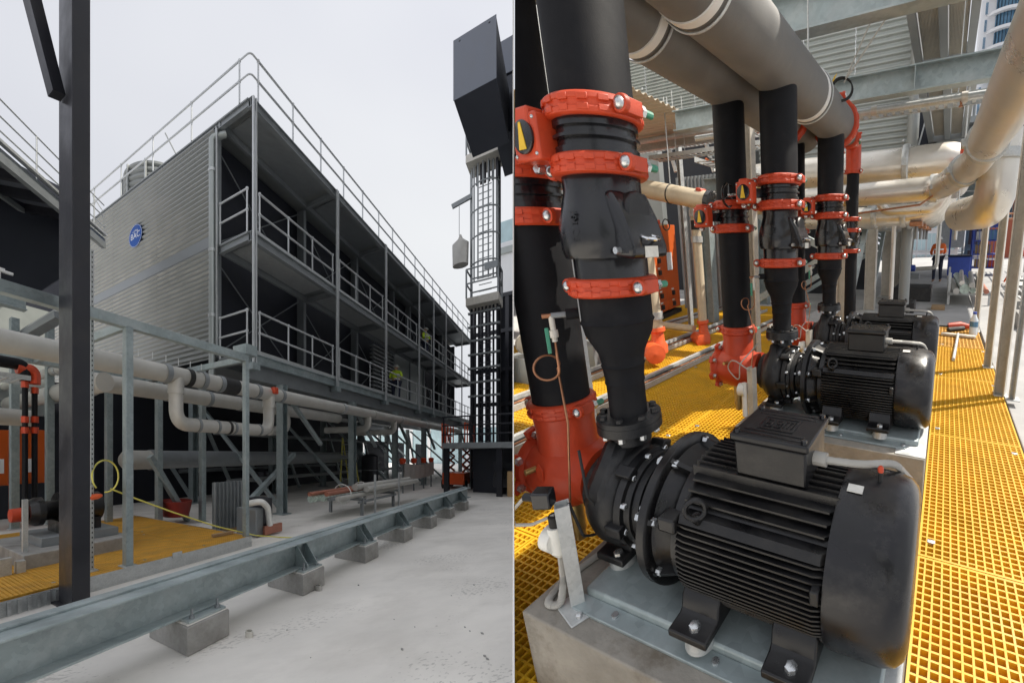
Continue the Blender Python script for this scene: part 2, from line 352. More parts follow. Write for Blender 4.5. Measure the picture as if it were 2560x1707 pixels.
# --- setting
MB().add([V(-40, -1.5, FL - 0.25), V(9, -1.5, FL - 0.25), V(9, 1.2, FL - 0.25), V(-40, 1.2, FL - 0.25)], [(0, 1, 2, 3)]).add(
    [V(-40, 1.2, FL - 0.25), V(14, 1.2, FL - 0.25), V(30, 120, FL - 0.25), V(-60, 120, FL - 0.25)], [(0, 1, 2, 3)]).build('concrete_floor', 'concrete_deck', kind='structure')
MB().box(0.665, 14, 1.0, 60, FL - 0.24, FL - 0.06).build('pavement', 'concrete_deck', kind='structure', bevel=0.01)
MB().box(-2.9, 0.664, 8.0, 60, FL - 0.24, FL - 0.065).build('floor_slab', 'concrete_deck', kind='structure', bevel=0.01)

def grating(label, b0, b1, a0, a1, c=FL, pitch=0.038, m='grating_yellow', group='yellow grating floor panels', wd=0.0085):
    t = thing('floor_grating', label, 'grating', V((b0 + b1) / 2, (a0 + a1) / 2, c - 0.04), group)
    x = MB(); nb = int(round((b1 - b0) / pitch))
    for i in range(1, nb):
        b = b0 + (b1 - b0) * i / nb; x.box(b - wd / 2, b + wd / 2, a0, a1, c - 0.036, c)
    x.build('bearing_bar_set', m, t, kind='stuff'); y = MB(); na = int(round((a1 - a0) / pitch))
    for i in range(1, na):
        a = a0 + (a1 - a0) * i / na; y.box(b0, b1, a - wd / 2, a + wd / 2, c - 0.035, c - 0.0012)
    y.build('cross_bar_set', m, t, kind='stuff')
    for p in ((b0, b0 + 0.012, a0, a1), (b1 - 0.012, b1, a0, a1)): MB().box(*p, c - 0.038, c + 0.001).build('edge_bar', m, t)
    for p in ((b0 + 0.012, b1 - 0.012, a0, a0 + 0.012), (b0 + 0.012, b1 - 0.012, a1 - 0.012, a1)): MB().box(*p, c - 0.038, c + 0.0005).build('edge_bar', m, t)
    for cx, cy in ((b0 + 0.06, a0 + 0.12), (b1 - 0.06, a1 - 0.12)): MB().box(cx - 0.02, cx + 0.02, cy - 0.012, cy + 0.012, c - 0.01, c + 0.004).build('clip', 'zinc_bolt', t, bevel=0.002)
    return t
wa = [0.55, 1.86, 3.3, 4.85, 6.35]
for k in range(4): grating(['yellow walkway grating beside the motor with the embossed terminal box', 'sunlit yellow walkway grating beside the second motor cowl', 'yellow walkway grating striped by overhead shadows beside the third motor', 'yellow walkway grating at the foot of the slotted posts'][k], -0.025, 0.63, wa[k] + 0.003, wa[k + 1] - 0.003)
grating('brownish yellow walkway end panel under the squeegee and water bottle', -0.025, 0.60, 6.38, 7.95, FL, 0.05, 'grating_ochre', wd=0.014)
k = 0
for i, (a0, a1) in enumerate(((-0.2, 1.2), (1.2, 2.6), (2.6, 4.1), (4.1, 5.6), (5.6, 7.2))):
    for j, (b0, b1) in enumerate(((-3.02, -2.0), (-2.0, -1.0), (-1.0, -0.03))):
        if j == 2 and i == 0: b0 = -1.0
        grating('yellow grating panel ' + ('along the floor cable tray ', 'in mid floor ', 'against the plinths ')[j] + ('beside the first suction riser', 'between the first and second plinths', 'between second and farthest plinths', 'just beyond the farthest plinth', 'at the far end before the grey slab')[i], b0 + 0.004, b1 - 0.004, a0 + 0.004, a1 - 0.004, FL - 0.001)
for i, (a0, a1) in enumerate(((1.4, 3.0), (3.0, 4.6), (4.6, 6.2), (6.2, 7.8), (7.8, 9.4))):
    for j, (b0, b1) in enumerate(((-6.6, -5.4), (-5.4, -4.3), (-4.3, -3.2))):
        grating('yellow grating panel ' + ('beside the orange cabinet side ', 'mid-way to the orange cabinet ', 'just across the cable tray ')[j] + ('behind the first suction riser', 'level with the flanged pump pipes', 'under the cream pipes', 'by the red strainers', 'against the corrugated wall')[i], b0 + 0.004, b1 - 0.004, a0 + 0.004, a1 - 0.004, FL - 0.001, 0.046, 'grating_yellow', 'yellow grating beyond the cable tray', wd=0.011)

# --- floor cable trays
def floor_tray(label, b, a0, a1, wd=0.14):
    t = thing('cable_tray', label, 'cable tray', V(b, (a0 + a1) / 2, FL))
    for s_, h in ((-1, 0.085), (1, 0.06)): MB().bar(V(b + s_ * wd / 2, a0, FL + h / 2 + 0.004), V(b + s_ * wd / 2, a1, FL + h / 2 + 0.004), 0.02 if s_ > 0 else 0.05, h).build('side_rail', 'galv', t)
    x = MB(); n = int((a1 - a0) / 0.11)
    for i in range(n): a = a0 + 0.05 + i * 0.11; x.box(b - wd / 2 + 0.026, b + wd / 2 - 0.011, a - 0.018, a + 0.018, FL + 0.006, FL + 0.045)
    x.build('rung_set', 'galv_warm', t, kind='stuff')
    for q in (0.0, 0.035): MB().tube([V(b - 0.01 + q, a0 + 0.2 * i, FL + 0.06 + 0.004 * math.sin(i * 2.1 + q * 90)) for i in range(int((a1 - a0) / 0.2) + 1)], 0.011, 8).build('cable', 'copper' if q else 'rubber', t)
floor_tray('galvanised cable tray with brown cable along the sunlit yellow grating', -3.08, 0.6, 8.6)
floor_tray('galvanised cable tray behind the first suction riser with black cable', -3.95, 1.0, 8.6, 0.2)
floor_tray('narrow galvanised cable tray in front of the orange cabinet', -5.1, 3.0, 9.0)

# --- pump plinths
def plinth(a, label):
    t = thing('concrete_plinth', label, 'plinth', V(-0.66, a, FL), 'plinths under the pumps')
    MB().box(-1.286, -0.03, a - 0.395, a + 0.37, FL - 0.2, -1.238).build('block', 'concrete_plinth', t, bevel=0.007)
    p = MB().box(-1.12, -0.075, a - 0.26, a + 0.27, -1.237, -1.196).build('base_plate', 'galv_beam', t, bevel=0.01)
    MB().box(-1.125, -0.145, a - 0.322, a - 0.2605, -1.2375, -1.224).build('channel_lip', 'galv_beam', t, bevel=0.003)
    MB().box(-0.20, -0.0285, a - 0.385, a + 0.36, -1.2378, -1.232).build('end_plate', 'galv', t, bevel=0.002)
    for b in (-0.95, -0.55, -0.16): MB().cyl(V(b, a - 0.29, -1.224), V(b, a - 0.29, -1.215), 0.012, 12).build('anchor_bolt', 'zinc_bolt', t)
    return t
PA = (1.07, 2.65, 3.95)
plinth(PA[0], 'stained concrete plinth under the motor with the embossed terminal box')
plinth(PA[1], 'concrete plinth with galvanised base under the second black pump')
plinth(PA[2], 'concrete plinth under the farthest pump with the sunlit motor cowl')

# --- black close-coupled pump sets
def pump(a, label):
    C0 = -0.945; ax = V(0, a, C0)
    t = thing('pump_set', label, 'pump', V(-0.6, a, -1.196), 'black pump sets on plinths')
    def at(b, da=0, dc=0): return V(b, a + da, C0 + dc)
    # volute
    vol = MB().lathe(at(-1.185), EX, [(0, 0.10), (0.0, 0.155), (0.03, 0.185), (0.075, 0.205), (0.125, 0.205), (0.16, 0.19), (0.175, 0.165), (0.175, 0.1)], 40).build('volute', 'black_cast', t)
    MB().extr([(-0.20, 0.0), (-0.19, 0.10), (-0.075, 0.24), (0.065, 0.24), (0.085, 0.14), (0.19, 0.0)], at(-1.145), EY, EZ, V(0.10, 0, 0)).build('discharge_neck', 'black_cast', t, bevel=0.03)
    MB().lathe(V(-1.07, a, -0.72), EZ, [(0, 0.075), (0.045, 0.07), (0.055, 0.12), (0.088, 0.12), (0.089, 0.1)], 32).build('discharge_flange', 'black_cast', t)
    for k in range(8):
        q = math.pi * (k + 0.5) / 4; MB().hexnut(V(-1.07 + 0.098 * math.cos(q), a + 0.098 * math.sin(q), -0.67), -EZ, 0.013, 0.02).build('flange_nut', 'zinc_bolt', t)
    MB().lathe(at(-1.225), EX, [(0, 0.09), (0, 0.135), (0.03, 0.135), (0.04, 0.09)], 32).build('suction_flange', 'black_cast', t)
    cov = MB().lathe(at(-1.01), EX, [(0, 0.1), (0, 0.195), (0.03, 0.195), (0.034, 0.18), (0.055, 0.175), (0.058, 0.165), (0.085, 0.165), (0.09, 0.14), (0.2, 0.125), (0.2, 0.08)], 40).build('bearing_cover', 'black_cast', t)
    for k in range(12):
        q = 2 * math.pi * (k + 0.3) / 12; y, z = math.cos(q), math.sin(q)
        MB().hexnut(at(-0.98, 0.186 * y, 0.186 * z), EX, 0.011, 0.018).build('cover_bolt', 'zinc_bolt', cov)
        if k % 2: MB().hexnut(at(-0.925, 0.152 * y, 0.152 * z), EX, 0.01, 0.016).build('cover_bolt', 'zinc_bolt', cov)
    for k in range(6):
        q = 2 * math.pi * (k + 0.1) / 6; MB().obox(at(-1.0, 0.2 * math.cos(q), 0.2 * math.sin(q)), V(0.035, 0, 0), 0.022 * V(0, -math.sin(q), math.cos(q)), 0.016 * V(0, math.cos(q), math.sin(q))).build('casting_boss', 'black_cast', vol, bevel=0.006)
    # lantern with guard
    lan = MB()
    for s_ in (-1, 1): lan.lathe(at(-0.93), EX, [(0, 0.135), (0.06, 0.128), (0.13, 0.135)], 10, a0=s_ * math.pi / 2 - 0.75, a1=s_ * math.pi / 2 + 0.75)
    lan.lathe(at(-0.86), EX, [(0, 0.12), (0, 0.15), (0.03, 0.16), (0.03, 0.12)], 32); lan.build('lantern', 'black_cast', t)
    MB().lathe(at(-0.925), EX, [(0, 0.118), (0.085, 0.118)], 32).build('coupling_guard', 'chrome', t)
    # motor flange
    fl = MB().lathe(at(-0.845), EX, [(0, 0.12), (0, 0.262), (0.006, 0.27), (0.034, 0.27), (0.04, 0.262), (0.04, 0.235), (0.052, 0.225), (0.12, 0.205), (0.13, 0.19)], 56).build('motor_flange', 'black_paint', t)
    for k in range(8):
        q = 2 * math.pi * (k + 0.5) / 8; y, z = math.cos(q), math.sin(q)
        MB().hexnut(at(-0.845, 0.24 * y, 0.24 * z), -EX, 0.017, 0.022).build('flange_bolt', 'zinc_bolt', fl)
        MB().hexnut(at(-0.80, 0.245 * y, 0.245 * z), EX, 0.014, 0.018).build('flange_bolt', 'zinc_bolt', fl)
        u = V(0, -z, y) * 0.008
        MB().extr([(0, 0), (0.085, -0.03), (0.085, -0.05), (0, -0.05)], at(-0.805, 0.262 * y, 0.262 * z) - u, EX, V(0, y, z), u * 2).build('flange_rib', 'black_paint', fl)
    # motor body
    body = MB().lathe(at(-0.72), EX, [(-0.01, 0.15), (-0.01, 0.236), (0.5, 0.236), (0.5, 0.15)], 48).build('motor_body', 'black_paint', t)
    def fin(q, r0, r1, b0=-0.715, b1=-0.225, th=0.0055):
        y, z = math.cos(q), math.sin(q); u = V(0, -z, y) * th / 2; rv = V(0, y, z)
        L = b1 - b0
        MB().extr([(0, r0), (0.02, r1 - 0.006), (0.05, r1), (L - 0.03, r1), (L, r1 - 0.01), (L, r0)], at(b0) - u, EX, rv, u * 2).build('cooling_fin', 'black_paint', body)
    # horizontal fins on both flanks (each fin lies flat, like a shelf)
    for s_ in (-1, 1):
        for k in range(19):
            z = -0.215 + k * 0.0182; y0 = math.sqrt(max(0.212 ** 2 - z * z, 0.0)) if abs(z) < 0.21 else 0.03; y1 = math.sqrt(0.258 ** 2 - z * z) if abs(z) < 0.255 else y0
            y1 = min(y1, 0.262 - abs(z) * 0.06)
            MB().extr([(0, y0), (0.015, y1 - 0.005), (0.045, y1), (0.455, y1), (0.49, y1 - 0.012), (0.49, y0)], at(-0.715, 0, z - 0.003), EX, V(0, s_, 0), V(0, 0, 0.006)).build('cooling_fin', 'black_paint', body)
        # shoulder ledge and terminal-side fins
        MB().extr([(0, 0.16), (0.02, 0.228), (0.47, 0.228), (0.49, 0.21), (0.49, 0.16)], at(-0.715, 0, 0.122), EX, V(0, s_, 0), V(0, -s_ * 0.012, 0.026)).build('shoulder_ledge', 'black_paint', body)
        for k in range(4):
            z = 0.172 + k * 0.021; y1 = math.sqrt(0.254 ** 2 - z * z)
            MB().extr([(0, 0.06), (0.02, y1), (0.47, y1), (0.49, y1 - 0.02), (0.49, 0.06)], at(-0.715, 0, z), EX, V(0, s_, 0), V(0, 0, 0.0065)).build('cooling_fin', 'black_paint', body)
        # eye bolt and lifting lug
        if s_ < 0:
            MB().ring(at(-0.63, -0.225, 0.185), V(0.5, -0.8, 0.1), 0.03, 0.0085, 20, 8).build('eye_bolt', 'black_paint', t)
            MB().cyl(at(-0.63, -0.215, 0.14), at(-0.63, -0.225, 0.160), 0.016, 12).build('eye_bolt_base', 'black_paint', t)
        MB().box(-0.765, -0.70, a + s_ * 0.215 - 0.03, a + s_ * 0.215 + 0.03, C0 + 0.085, C0 + 0.135).build('lifting_lug', 'black_paint', t, bevel=0.008)
    for k in range(9):
        y = -0.1 + k * 0.025; MB().box(-0.715, -0.225, a + y - 0.003, a + y + 0.003, C0 + 0.2, C0 + 0.262 - abs(y) * 0.16).build('cooling_fin', 'black_paint', body)
    # terminal box
    tb = MB().extr([(-0.095, 0), (0.095, 0), (0.1, 0.12), (-0.1, 0.12)], V(-0.56, a, -0.70), EY, EZ, V(0.235, 0, 0)).build('terminal_box', 'black_paint', t, bevel=0.008)
    lid = MB().box(-0.57, -0.315, a - 0.108, a + 0.108, -0.5795, -0.555).build('terminal_lid', 'black_paint', tb, bevel=0.007)
    lz = -0.5548
    fr = MB()
    for (x0, x1, y0, y1) in ((-0.505, -0.385, -0.045, -0.039), (-0.505, -0.385, 0.039, 0.045), (-0.505, -0.499, -0.039, 0.039), (-0.391, -0.385, -0.039, 0.039)): fr.box(x0, x1, a + y0, a + y1, lz, lz + 0.003)
    fr.build('emblem_frame', 'black_cowl', lid)
    e = MB()
    # squared emblem lettering, read from the far side of the motor
    def seg(x, y, w_, h_): e.box(-0.445 - x - w_, -0.445 - x, a - y - h_, a - y, lz, lz + 0.0035)
    for x, y, w_, h_ in ((-0.048, -0.024, 0.005, 0.045), (-0.034, -0.024, 0.005, 0.045), (-0.020, -0.024, 0.005, 0.045), (-0.048, -0.024, 0.033, 0.005),
                         (-0.009, -0.024, 0.005, 0.05), (-0.009, -0.024, 0.022, 0.005), (-0.009, -0.002, 0.018, 0.005), (-0.009, 0.021, 0.022, 0.005),
                         (0.02, -0.024, 0.005, 0.05), (0.02, -0.024, 0.025, 0.005), (0.02, 0.021, 0.025, 0.005), (0.04, -0.024, 0.005, 0.029), (0.031, 0.0, 0.01, 0.005)): seg(x, y, w_, h_)
    e.build('embossed_emblem', 'black_cowl', lid)
    for y in (-0.085, -0.062, 0.062, 0.085):
        MB().box(-0.54, -0.345, a + y - 0.003, a + y + 0.003, lz, lz + 0.002).build('lid_rib', 'black_cowl', lid)
    for x in (-0.55, -0.333):
        for y in (-0.093, 0.093): MB().hexnut(V(x, a + y, lz), EZ, 0.010, 0.012).build('lid_screw', 'black_gloss', lid)
    # conduit from the box over the cowl
    MB().cyl(V(-0.325, a - 0.02, -0.635), V(-0.285, a - 0.02, -0.635), 0.022, 12).build('cable_gland', 'plastic_grey', t)
    pth = bendpath([V(-0.29, a - 0.02, -0.635), V(-0.19, a + 0.0, -0.64), V(-0.10, a + 0.09, -0.665), V(-0.05, a + 0.22, -0.80), V(-0.055, a + 0.28, -1.22)], 0.12, 10)
    dp = []
    for i in range(len(pth) - 1):
        for q in np.linspace(0, 1, 5, endpoint=False): dp.append(pth[i] * (1 - q) + pth[i + 1] * q)
    MB().tube(dp, [0.0112 + 0.0008 * (i % 2) for i in range(len(dp))], 10).build('flexible_conduit', 'plastic_grey', t)
    # fan cowl
    cw = MB().lathe(at(-0.232), EX, [(0, 0.24), (0, 0.262), (0.015, 0.266), (0.15, 0.263), (0.186, 0.252), (0.206, 0.232), (0.215, 0.205), (0.217, 0.15), (0.217, 0.0)], 56).build('fan_cowl', 'black_cowl', t)
    MB().cyl(at(-0.13, 0, 0.262), at(-0.13, 0, 0.295), 0.0065, 10).build('grease_nipple', 'rubber', cw)
    if a < 2: MB().lathe(at(-0.13, 0, 0.295), EZ, [(0, 0.009), (0.012, 0.009), (0.018, 0.005)], 10).build('red_cap', 'red_paint', cw)
    MB().obox(at(-0.19, -0.06, 0.262), V(0.022, 0, 0), V(0, 0.014, 0.003), V(0, 0, 0.001)).build('label_plate', 'label_white', cw)
    MB().box(-0.262, -0.238, a - 0.268, a - 0.23, C0 + 0.03, C0 + 0.075).build('cowl_bracket', 'black_paint', t, bevel=0.004)
    # feet
    for b in (-0.625, -0.315):
        for s_ in (-1, 1):
            f = MB().extr([(0.06, -0.02), (0.215, -0.095), (0.243, -0.125), (0.252, -0.166), (0.264, -0.176), (0.325, -0.178), (0.325, -0.205), (0.10, -0.205), (0.10, -0.12)], V(b - 0.068, a, C0), V(0, s_, 0), EZ, V(0.136, 0, 0)).build('motor_foot', 'black_paint', t, bevel=0.006)
            MB().hexnut(V(b + 0.01, a + s_ * 0.292, -1.1225), EZ, 0.018, 0.018).build('foot_bolt', 'zinc_bolt', f)
            MB().cyl(V(b + 0.01, a + s_ * 0.275, -1.196), V(b + 0.01, a + s_ * 0.275, -1.1505), 0.045, 24).build('spacer_pad', 'galv', t)
    for s_ in (-1, 1):
        f = MB().extr([(0.02, -0.1), (0.09, -0.12), (0.12, -0.18), (0.17, -0.185), (0.17, -0.215), (0.02, -0.215)], V(-1.15, a, C0), V(0, s_, 0), EZ, V(0.13, 0, 0)).build('pump_foot', 'black_cast', t, bevel=0.006)
        MB().hexnut(V(-1.06, a + s_ * 0.145, -1.132), EZ, 0.018, 0.018).build('foot_bolt', 'zinc_bolt', f)
        MB().cyl(V(-1.08, a + s_ * 0.11, -1.196), V(-1.08, a + s_ * 0.11, -1.1605), 0.05, 24).build('spacer_pad', 'galv', t)
    return t
p1 = pump(PA[0], 'black pump and finned motor with embossed terminal box and red-tipped nipple')
p2 = pump(PA[1], 'black pump and motor with sunlit fin edges on the second plinth')
copy_tree(p2, V(0, PA[2] - PA[1], 0), 'black pump and motor on the plinth farthest down the row')

# --- grooved couplings
def coupling(t, o, r, wd=0.062, lug=EX, bolt=-EY, axis=EZ, m='red_paint', big=True):
    o = np.asarray(o, float); h = wd / 2
    c = MB().lathe(o, axis, [(-h, r), (-h, r * 1.13), (-h * 0.8, r * 1.19), (-h * 0.35, r * 1.2), (-h * 0.3, r * 1.165), (h * 0.3, r * 1.165), (h * 0.35, r * 1.2), (h * 0.8, r * 1.19), (h, r * 1.13), (h, r)], 40)
    lug, bolt, axis = (np.asarray(q, float) for q in (lug, bolt, axis))
    for k in range(16 if big else 0):
        q = 2 * math.pi * (k + 0.5) / 16; d = math.cos(q) * lug + math.sin(q) * bolt
        if abs(math.cos(q)) > 0.9: continue
        for s_ in (-1, 1):
            c.obox(o + d * r * 1.185 + s_ * axis * h * 0.45, d * r * 0.03, np.cross(axis, d) * r * 0.12, axis * h * 0.28)
    for s_ in (-1, 1):
        c.obox(o + s_ * lug * r * 1.27 + bolt * r * 0.12, lug * r * 0.13, bolt * r * 0.34, axis * h * 0.72)
        c.lathe(o + s_ * lug * r * 1.30 + bolt * r * 0.35, bolt, [(0, h * 0.92), (r * 0.14, h * 0.85), (r * 0.15, 0.0)], 16)
    cp = c.build('coupling', m, t, bevel=0.004 if big else 0)
    for s_ in (-1, 1):
        MB().dome(o + s_ * lug * r * 1.30 + bolt * r * 0.49, bolt, h * 0.62, h * 0.42, 16).build('bolt_head', 'zinc_bolt', cp)
        MB().hexnut(o + s_ * lug * r * 1.28 - bolt * r * 0.22, -bolt, h * 0.6, 0.02).build('nut', 'zinc_bolt', cp)
        MB().cyl(o + s_ * lug * r * 1.28 - bolt * (r * 0.22 + 0.02), o + s_ * lug * r * 1.28 - bolt * (r * 0.22 + 0.055), h * 0.4, 10).build('thread_cap', 'green_cap', cp)
    return cp
def dial_valve(t, o, r, h=0.1):
    """wafer butterfly valve body with a red gear box on its left"""
    o = np.asarray(o, float)
    b = MB().lathe(o, EZ, [(-h / 2, r * 0.96), (-h / 2, r * 1.05), (-h * 0.28, r * 1.05), (-h * 0.26, r * 0.98), (-h * 0.05, r * 0.98), (-h * 0.04, r * 1.08), (h * 0.05, r * 1.08), (h * 0.06, r * 0.98), (h * 0.26, r * 0.98), (h * 0.28, r * 1.05), (h / 2, r * 1.05), (h / 2, r * 0.96)], 40).build('valve_body', 'black_gloss', t)
    n_ = nrm(V(-0.75, -0.66, 0)); sd = np.cross(EZ, n_); g = o + n_ * r * 1.55
    MB().obox(o + n_ * r * 1.2, n_ * r * 0.3, sd * 0.022, EZ * 0.03).build('valve_neck', 'black_gloss', b, bevel=0.004)
    fd = nrm(V(-0.08, -1, 0)); fs = np.cross(EZ, fd); og = g; g = g + (V(-0.02, -0.02, 0) if o[1] > 2 else V(0.02, 0.03, 0)); n0_ = n_; n_, sd = fd, fs
    gb = MB().obox(g + n_ * 0.03, n_ * 0.035, sd * 0.062, EZ * 0.068).obox(g + n_ * 0.02 + EZ * 0.05 + sd * 0.0, n_ * 0.05, sd * 0.035, EZ * 0.035).build('gear_box', 'red_paint', t, bevel=0.012)
    dc = g + n_ * 0.066
    MB().lathe(dc, n_, [(0, 0.048), (0.006, 0.048), (0.008, 0.044), (0.008, 0.0)], 28).build('position_dial', 'black_gloss', gb)
    MB().extr([(-0.018, -0.036), (0.018, -0.036), (0.004, 0.04), (-0.004, 0.04)], dc + n_ * 0.0085, sd, EZ, n_ * 0.002).build('pointer', 'pointer_yellow', gb)
    MB().obox(g + n_ * 0.0655 + EZ * 0.058, n_ * 0.0012, sd * 0.025, EZ * 0.011).build('data_plate', 'label_white', gb)
    for i in (-1, 1):
        for j in (-1, 1): MB().dome(g + n_ * 0.065 + sd * i * 0.05 + EZ * j * 0.05, n_, 0.006, 0.005, 10).build('screw', 'zinc_bolt', gb)
    MB().hexnut(g - EZ * 0.078 - sd * 0.03, n_, 0.018, 0.025).build('stem_nut', 'zinc_bolt', gb)
    return gb, g, sd
def check_valve(t, x, y, z1, z0, r):
    o = V(x, y, 0); H = z1 - z0
    b = MB().lathe(V(x, y, z0), EZ, [(0, r * 0.98), (H * 0.2, r * 0.98), (H * 0.21, r * 1.14), (H * 0.28, r * 1.2), (H * 0.5, r * 1.22), (H * 0.72, r * 1.08), (H * 0.86, r * 0.99), (H, r * 0.99)], 40).build('check_valve_body', 'black_gloss', t)
    n_ = nrm(V(1, -0.12, 0)); sd = np.cross(EZ, n_)
    MB().extr([(r * 0.55, H * 0.82), (r * 0.98, H * 0.86), (r * 1.32, H * 0.62), (r * 1.62, H * 0.32), (r * 1.62, H * 0.2), (r * 0.5, H * 0.2)], V(x, y, z0) - sd * r * 0.62, n_, EZ, sd * r * 1.24).build('hinge_hood', 'black_gloss', b, bevel=0.016)
    MB().extr([(-r * 0.4, H * 0.36), (r * 0.4, H * 0.36), (r * 0.4, H * 0.66), (r * 0.35, H * 0.75), (r * 0.22, H * 0.82), (0, H * 0.85), (-r * 0.22, H * 0.82), (-r * 0.35, H * 0.75), (-r * 0.4, H * 0.66)], V(x, y, z0) + n_ * r * 0.9, sd, EZ, n_ * r * 0.42).build('inspection_cover', 'black_cast', b, bevel=0.01)
    MB().ring(V(x, y, z0 + H * 0.40) + n_ * r * 1.62, EZ + 0.3 * n_, 0.028, 0.006, 18, 8).build('lifting_eye', 'chrome', b)
    MB().obox(V(x, y, z0 + H * 0.26) + n_ * r * 1.625, n_ * 0.0012, sd * r * 0.22, EZ * H * 0.055).build('data_plate', 'label_white', b)
    for s_ in (-1, 1): MB().cyl(V(x, y, z0 + H * 0.28) + n_ * r * 1.15 + sd * s_ * r * 0.6, V(x, y, z0 + H * 0.28) + n_ * r * 1.15 + sd * s_ * r * 0.76, 0.011, 10).build('hinge_pin', 'zinc_bolt', b)
    # raised casting letters
    MB().text('SQ 101', V(x, y, z0 + H * 0.52) + nrm(V(0.12, -1, 0)) * r * 1.195, EZ, nrm(V(-1, -0.12, 0)), 0.032, 0.003).build('casting_letters', 'black_gloss', b)
    return b
def tapping(t, o, d, drop, target):
    """pressure tapping: nipple, tee, green handled cock and coiled copper line"""
    o = np.asarray(o, float); d = nrm(np.asarray(d, float)); e = o + d * 0.085
    MB().cyl(o, o + d * 0.04, 0.019, 12).build('socket', 'insulation', t)
    MB().cyl(o + d * 0.04, e, 0.010, 10).build('nipple', 'steel_grey', t)
    MB().cyl(e, e + d * 0.028, 0.008, 8).build('plug', 'copper', t)
    MB().cyl(e, e - EZ * 0.09, 0.009, 10).cyl(e - EZ * 0.05, e - EZ * 0.075, 0.014, 10).build('cock_body', 'galv_warm', t)
    MB().obox(e - EZ * 0.085 + d * 0.02, d * 0.006, np.cross(d, EZ) * 0.007, EZ * 0.045).build('cock_handle', 'green_cap', t, bevel=0.003)
    q = e - EZ * 0.09; pts = [q, q - EZ * 0.06]
    sd = np.cross(d, EZ); cc = q - EZ * 0.1 + d * 0.04
    pts += [cc + 0.04 * (math.cos(x) * -d + math.sin(x) * EZ) + sd * 0.004 * i for i, x in enumerate(np.linspace(0.0, -2.2 * math.pi, 26))]
    pts += [q - EZ * (0.1 + drop * 0.6) + sd * 0.01, target]
    MB().tube(pts, 0.0042, 7).build('copper_line', 'copper', t)
HZ = 1.11      # header axis height
def discharge_riser(a, label, r=0.124):
    b = -1.07
    t = thing('discharge_riser', label, 'pipe riser', V(b, a, -0.63), 'discharge risers above the pumps')
    MB().cyl(V(b, a, 0.44), V(b, a, HZ - 0.06), r, 40).build('insulated_pipe', 'insulation', t)
    coupling(t, V(b, a, 0.415), r); gb, g, sd = dial_valve(t, V(b, a, 0.335), r, 0.1); coupling(t, V(b, a, 0.255), r)
    if a > 2:
        MB().cyl(g - sd * 0.05, g - sd * 0.16, 0.012, 10).build('gear_shaft', 'chrome', gb)
        hw = MB().ring(g - sd * 0.16, sd, 0.075, 0.008, 26, 8)
        for k in range(3): hw.bar(g - sd * 0.16, g - sd * 0.16 + 0.075 * (math.cos(k * 2.1) * EZ + math.sin(k * 2.1) * np.cross(sd, EZ)), 0.012, 0.008)
        hw.build('hand_wheel', 'black_gloss', gb)
    check_valve(t, b, a, 0.225, -0.095, r)
    coupling(t, V(b, a, -0.125), r)
    MB().lathe(V(b, a, -0.155), -EZ, [(0, r * 0.98), (0.085, r * 0.98), (0.095, r * 1.03), (0.105, r * 0.98), (0.14, r * 0.93), (0.21, r * 0.66), (0.25, r * 0.6), (0.258, r * 0.63), (0.266, r * 0.6), (0.31, r * 0.56), (0.325, r * 0.58), (0.335, r * 0.55), (0.46, r * 0.55)], 36).build('reducer', 'insulation', t)
    f = MB().lathe(V(b, a, -0.632), EZ, [(0, 0.06), (0, 0.118), (0.02, 0.118), (0.024, 0.105), (0.024, 0.06)], 36).build('flange', 'black_cast', t)
    for k in range(8):
        q = math.pi * (k + 0.5) / 4; MB().hexnut(V(b + 0.098 * math.cos(q), a + 0.098 * math.sin(q), -0.608), EZ, 0.014, 0.014).build('flange_bolt', 'black_cast', f)
    tapping(t, V(b - 0.09, a - 0.09, -0.215), V(-0.62, -0.78, 0), 0.35, V(b - 0.2, a - 0.16, -0.98))
    return t
discharge_riser(PA[0], 'thick black riser with four-sided dial valve and check valve feeding the embossed motor pump')
r2 = discharge_riser(PA[1], 'black riser with yellow dial valve and check valve on the second pump')
copy_tree(r2, V(0, PA[2] - PA[1], 0), 'black riser with yellow dial valve and check valve on the farthest pump')
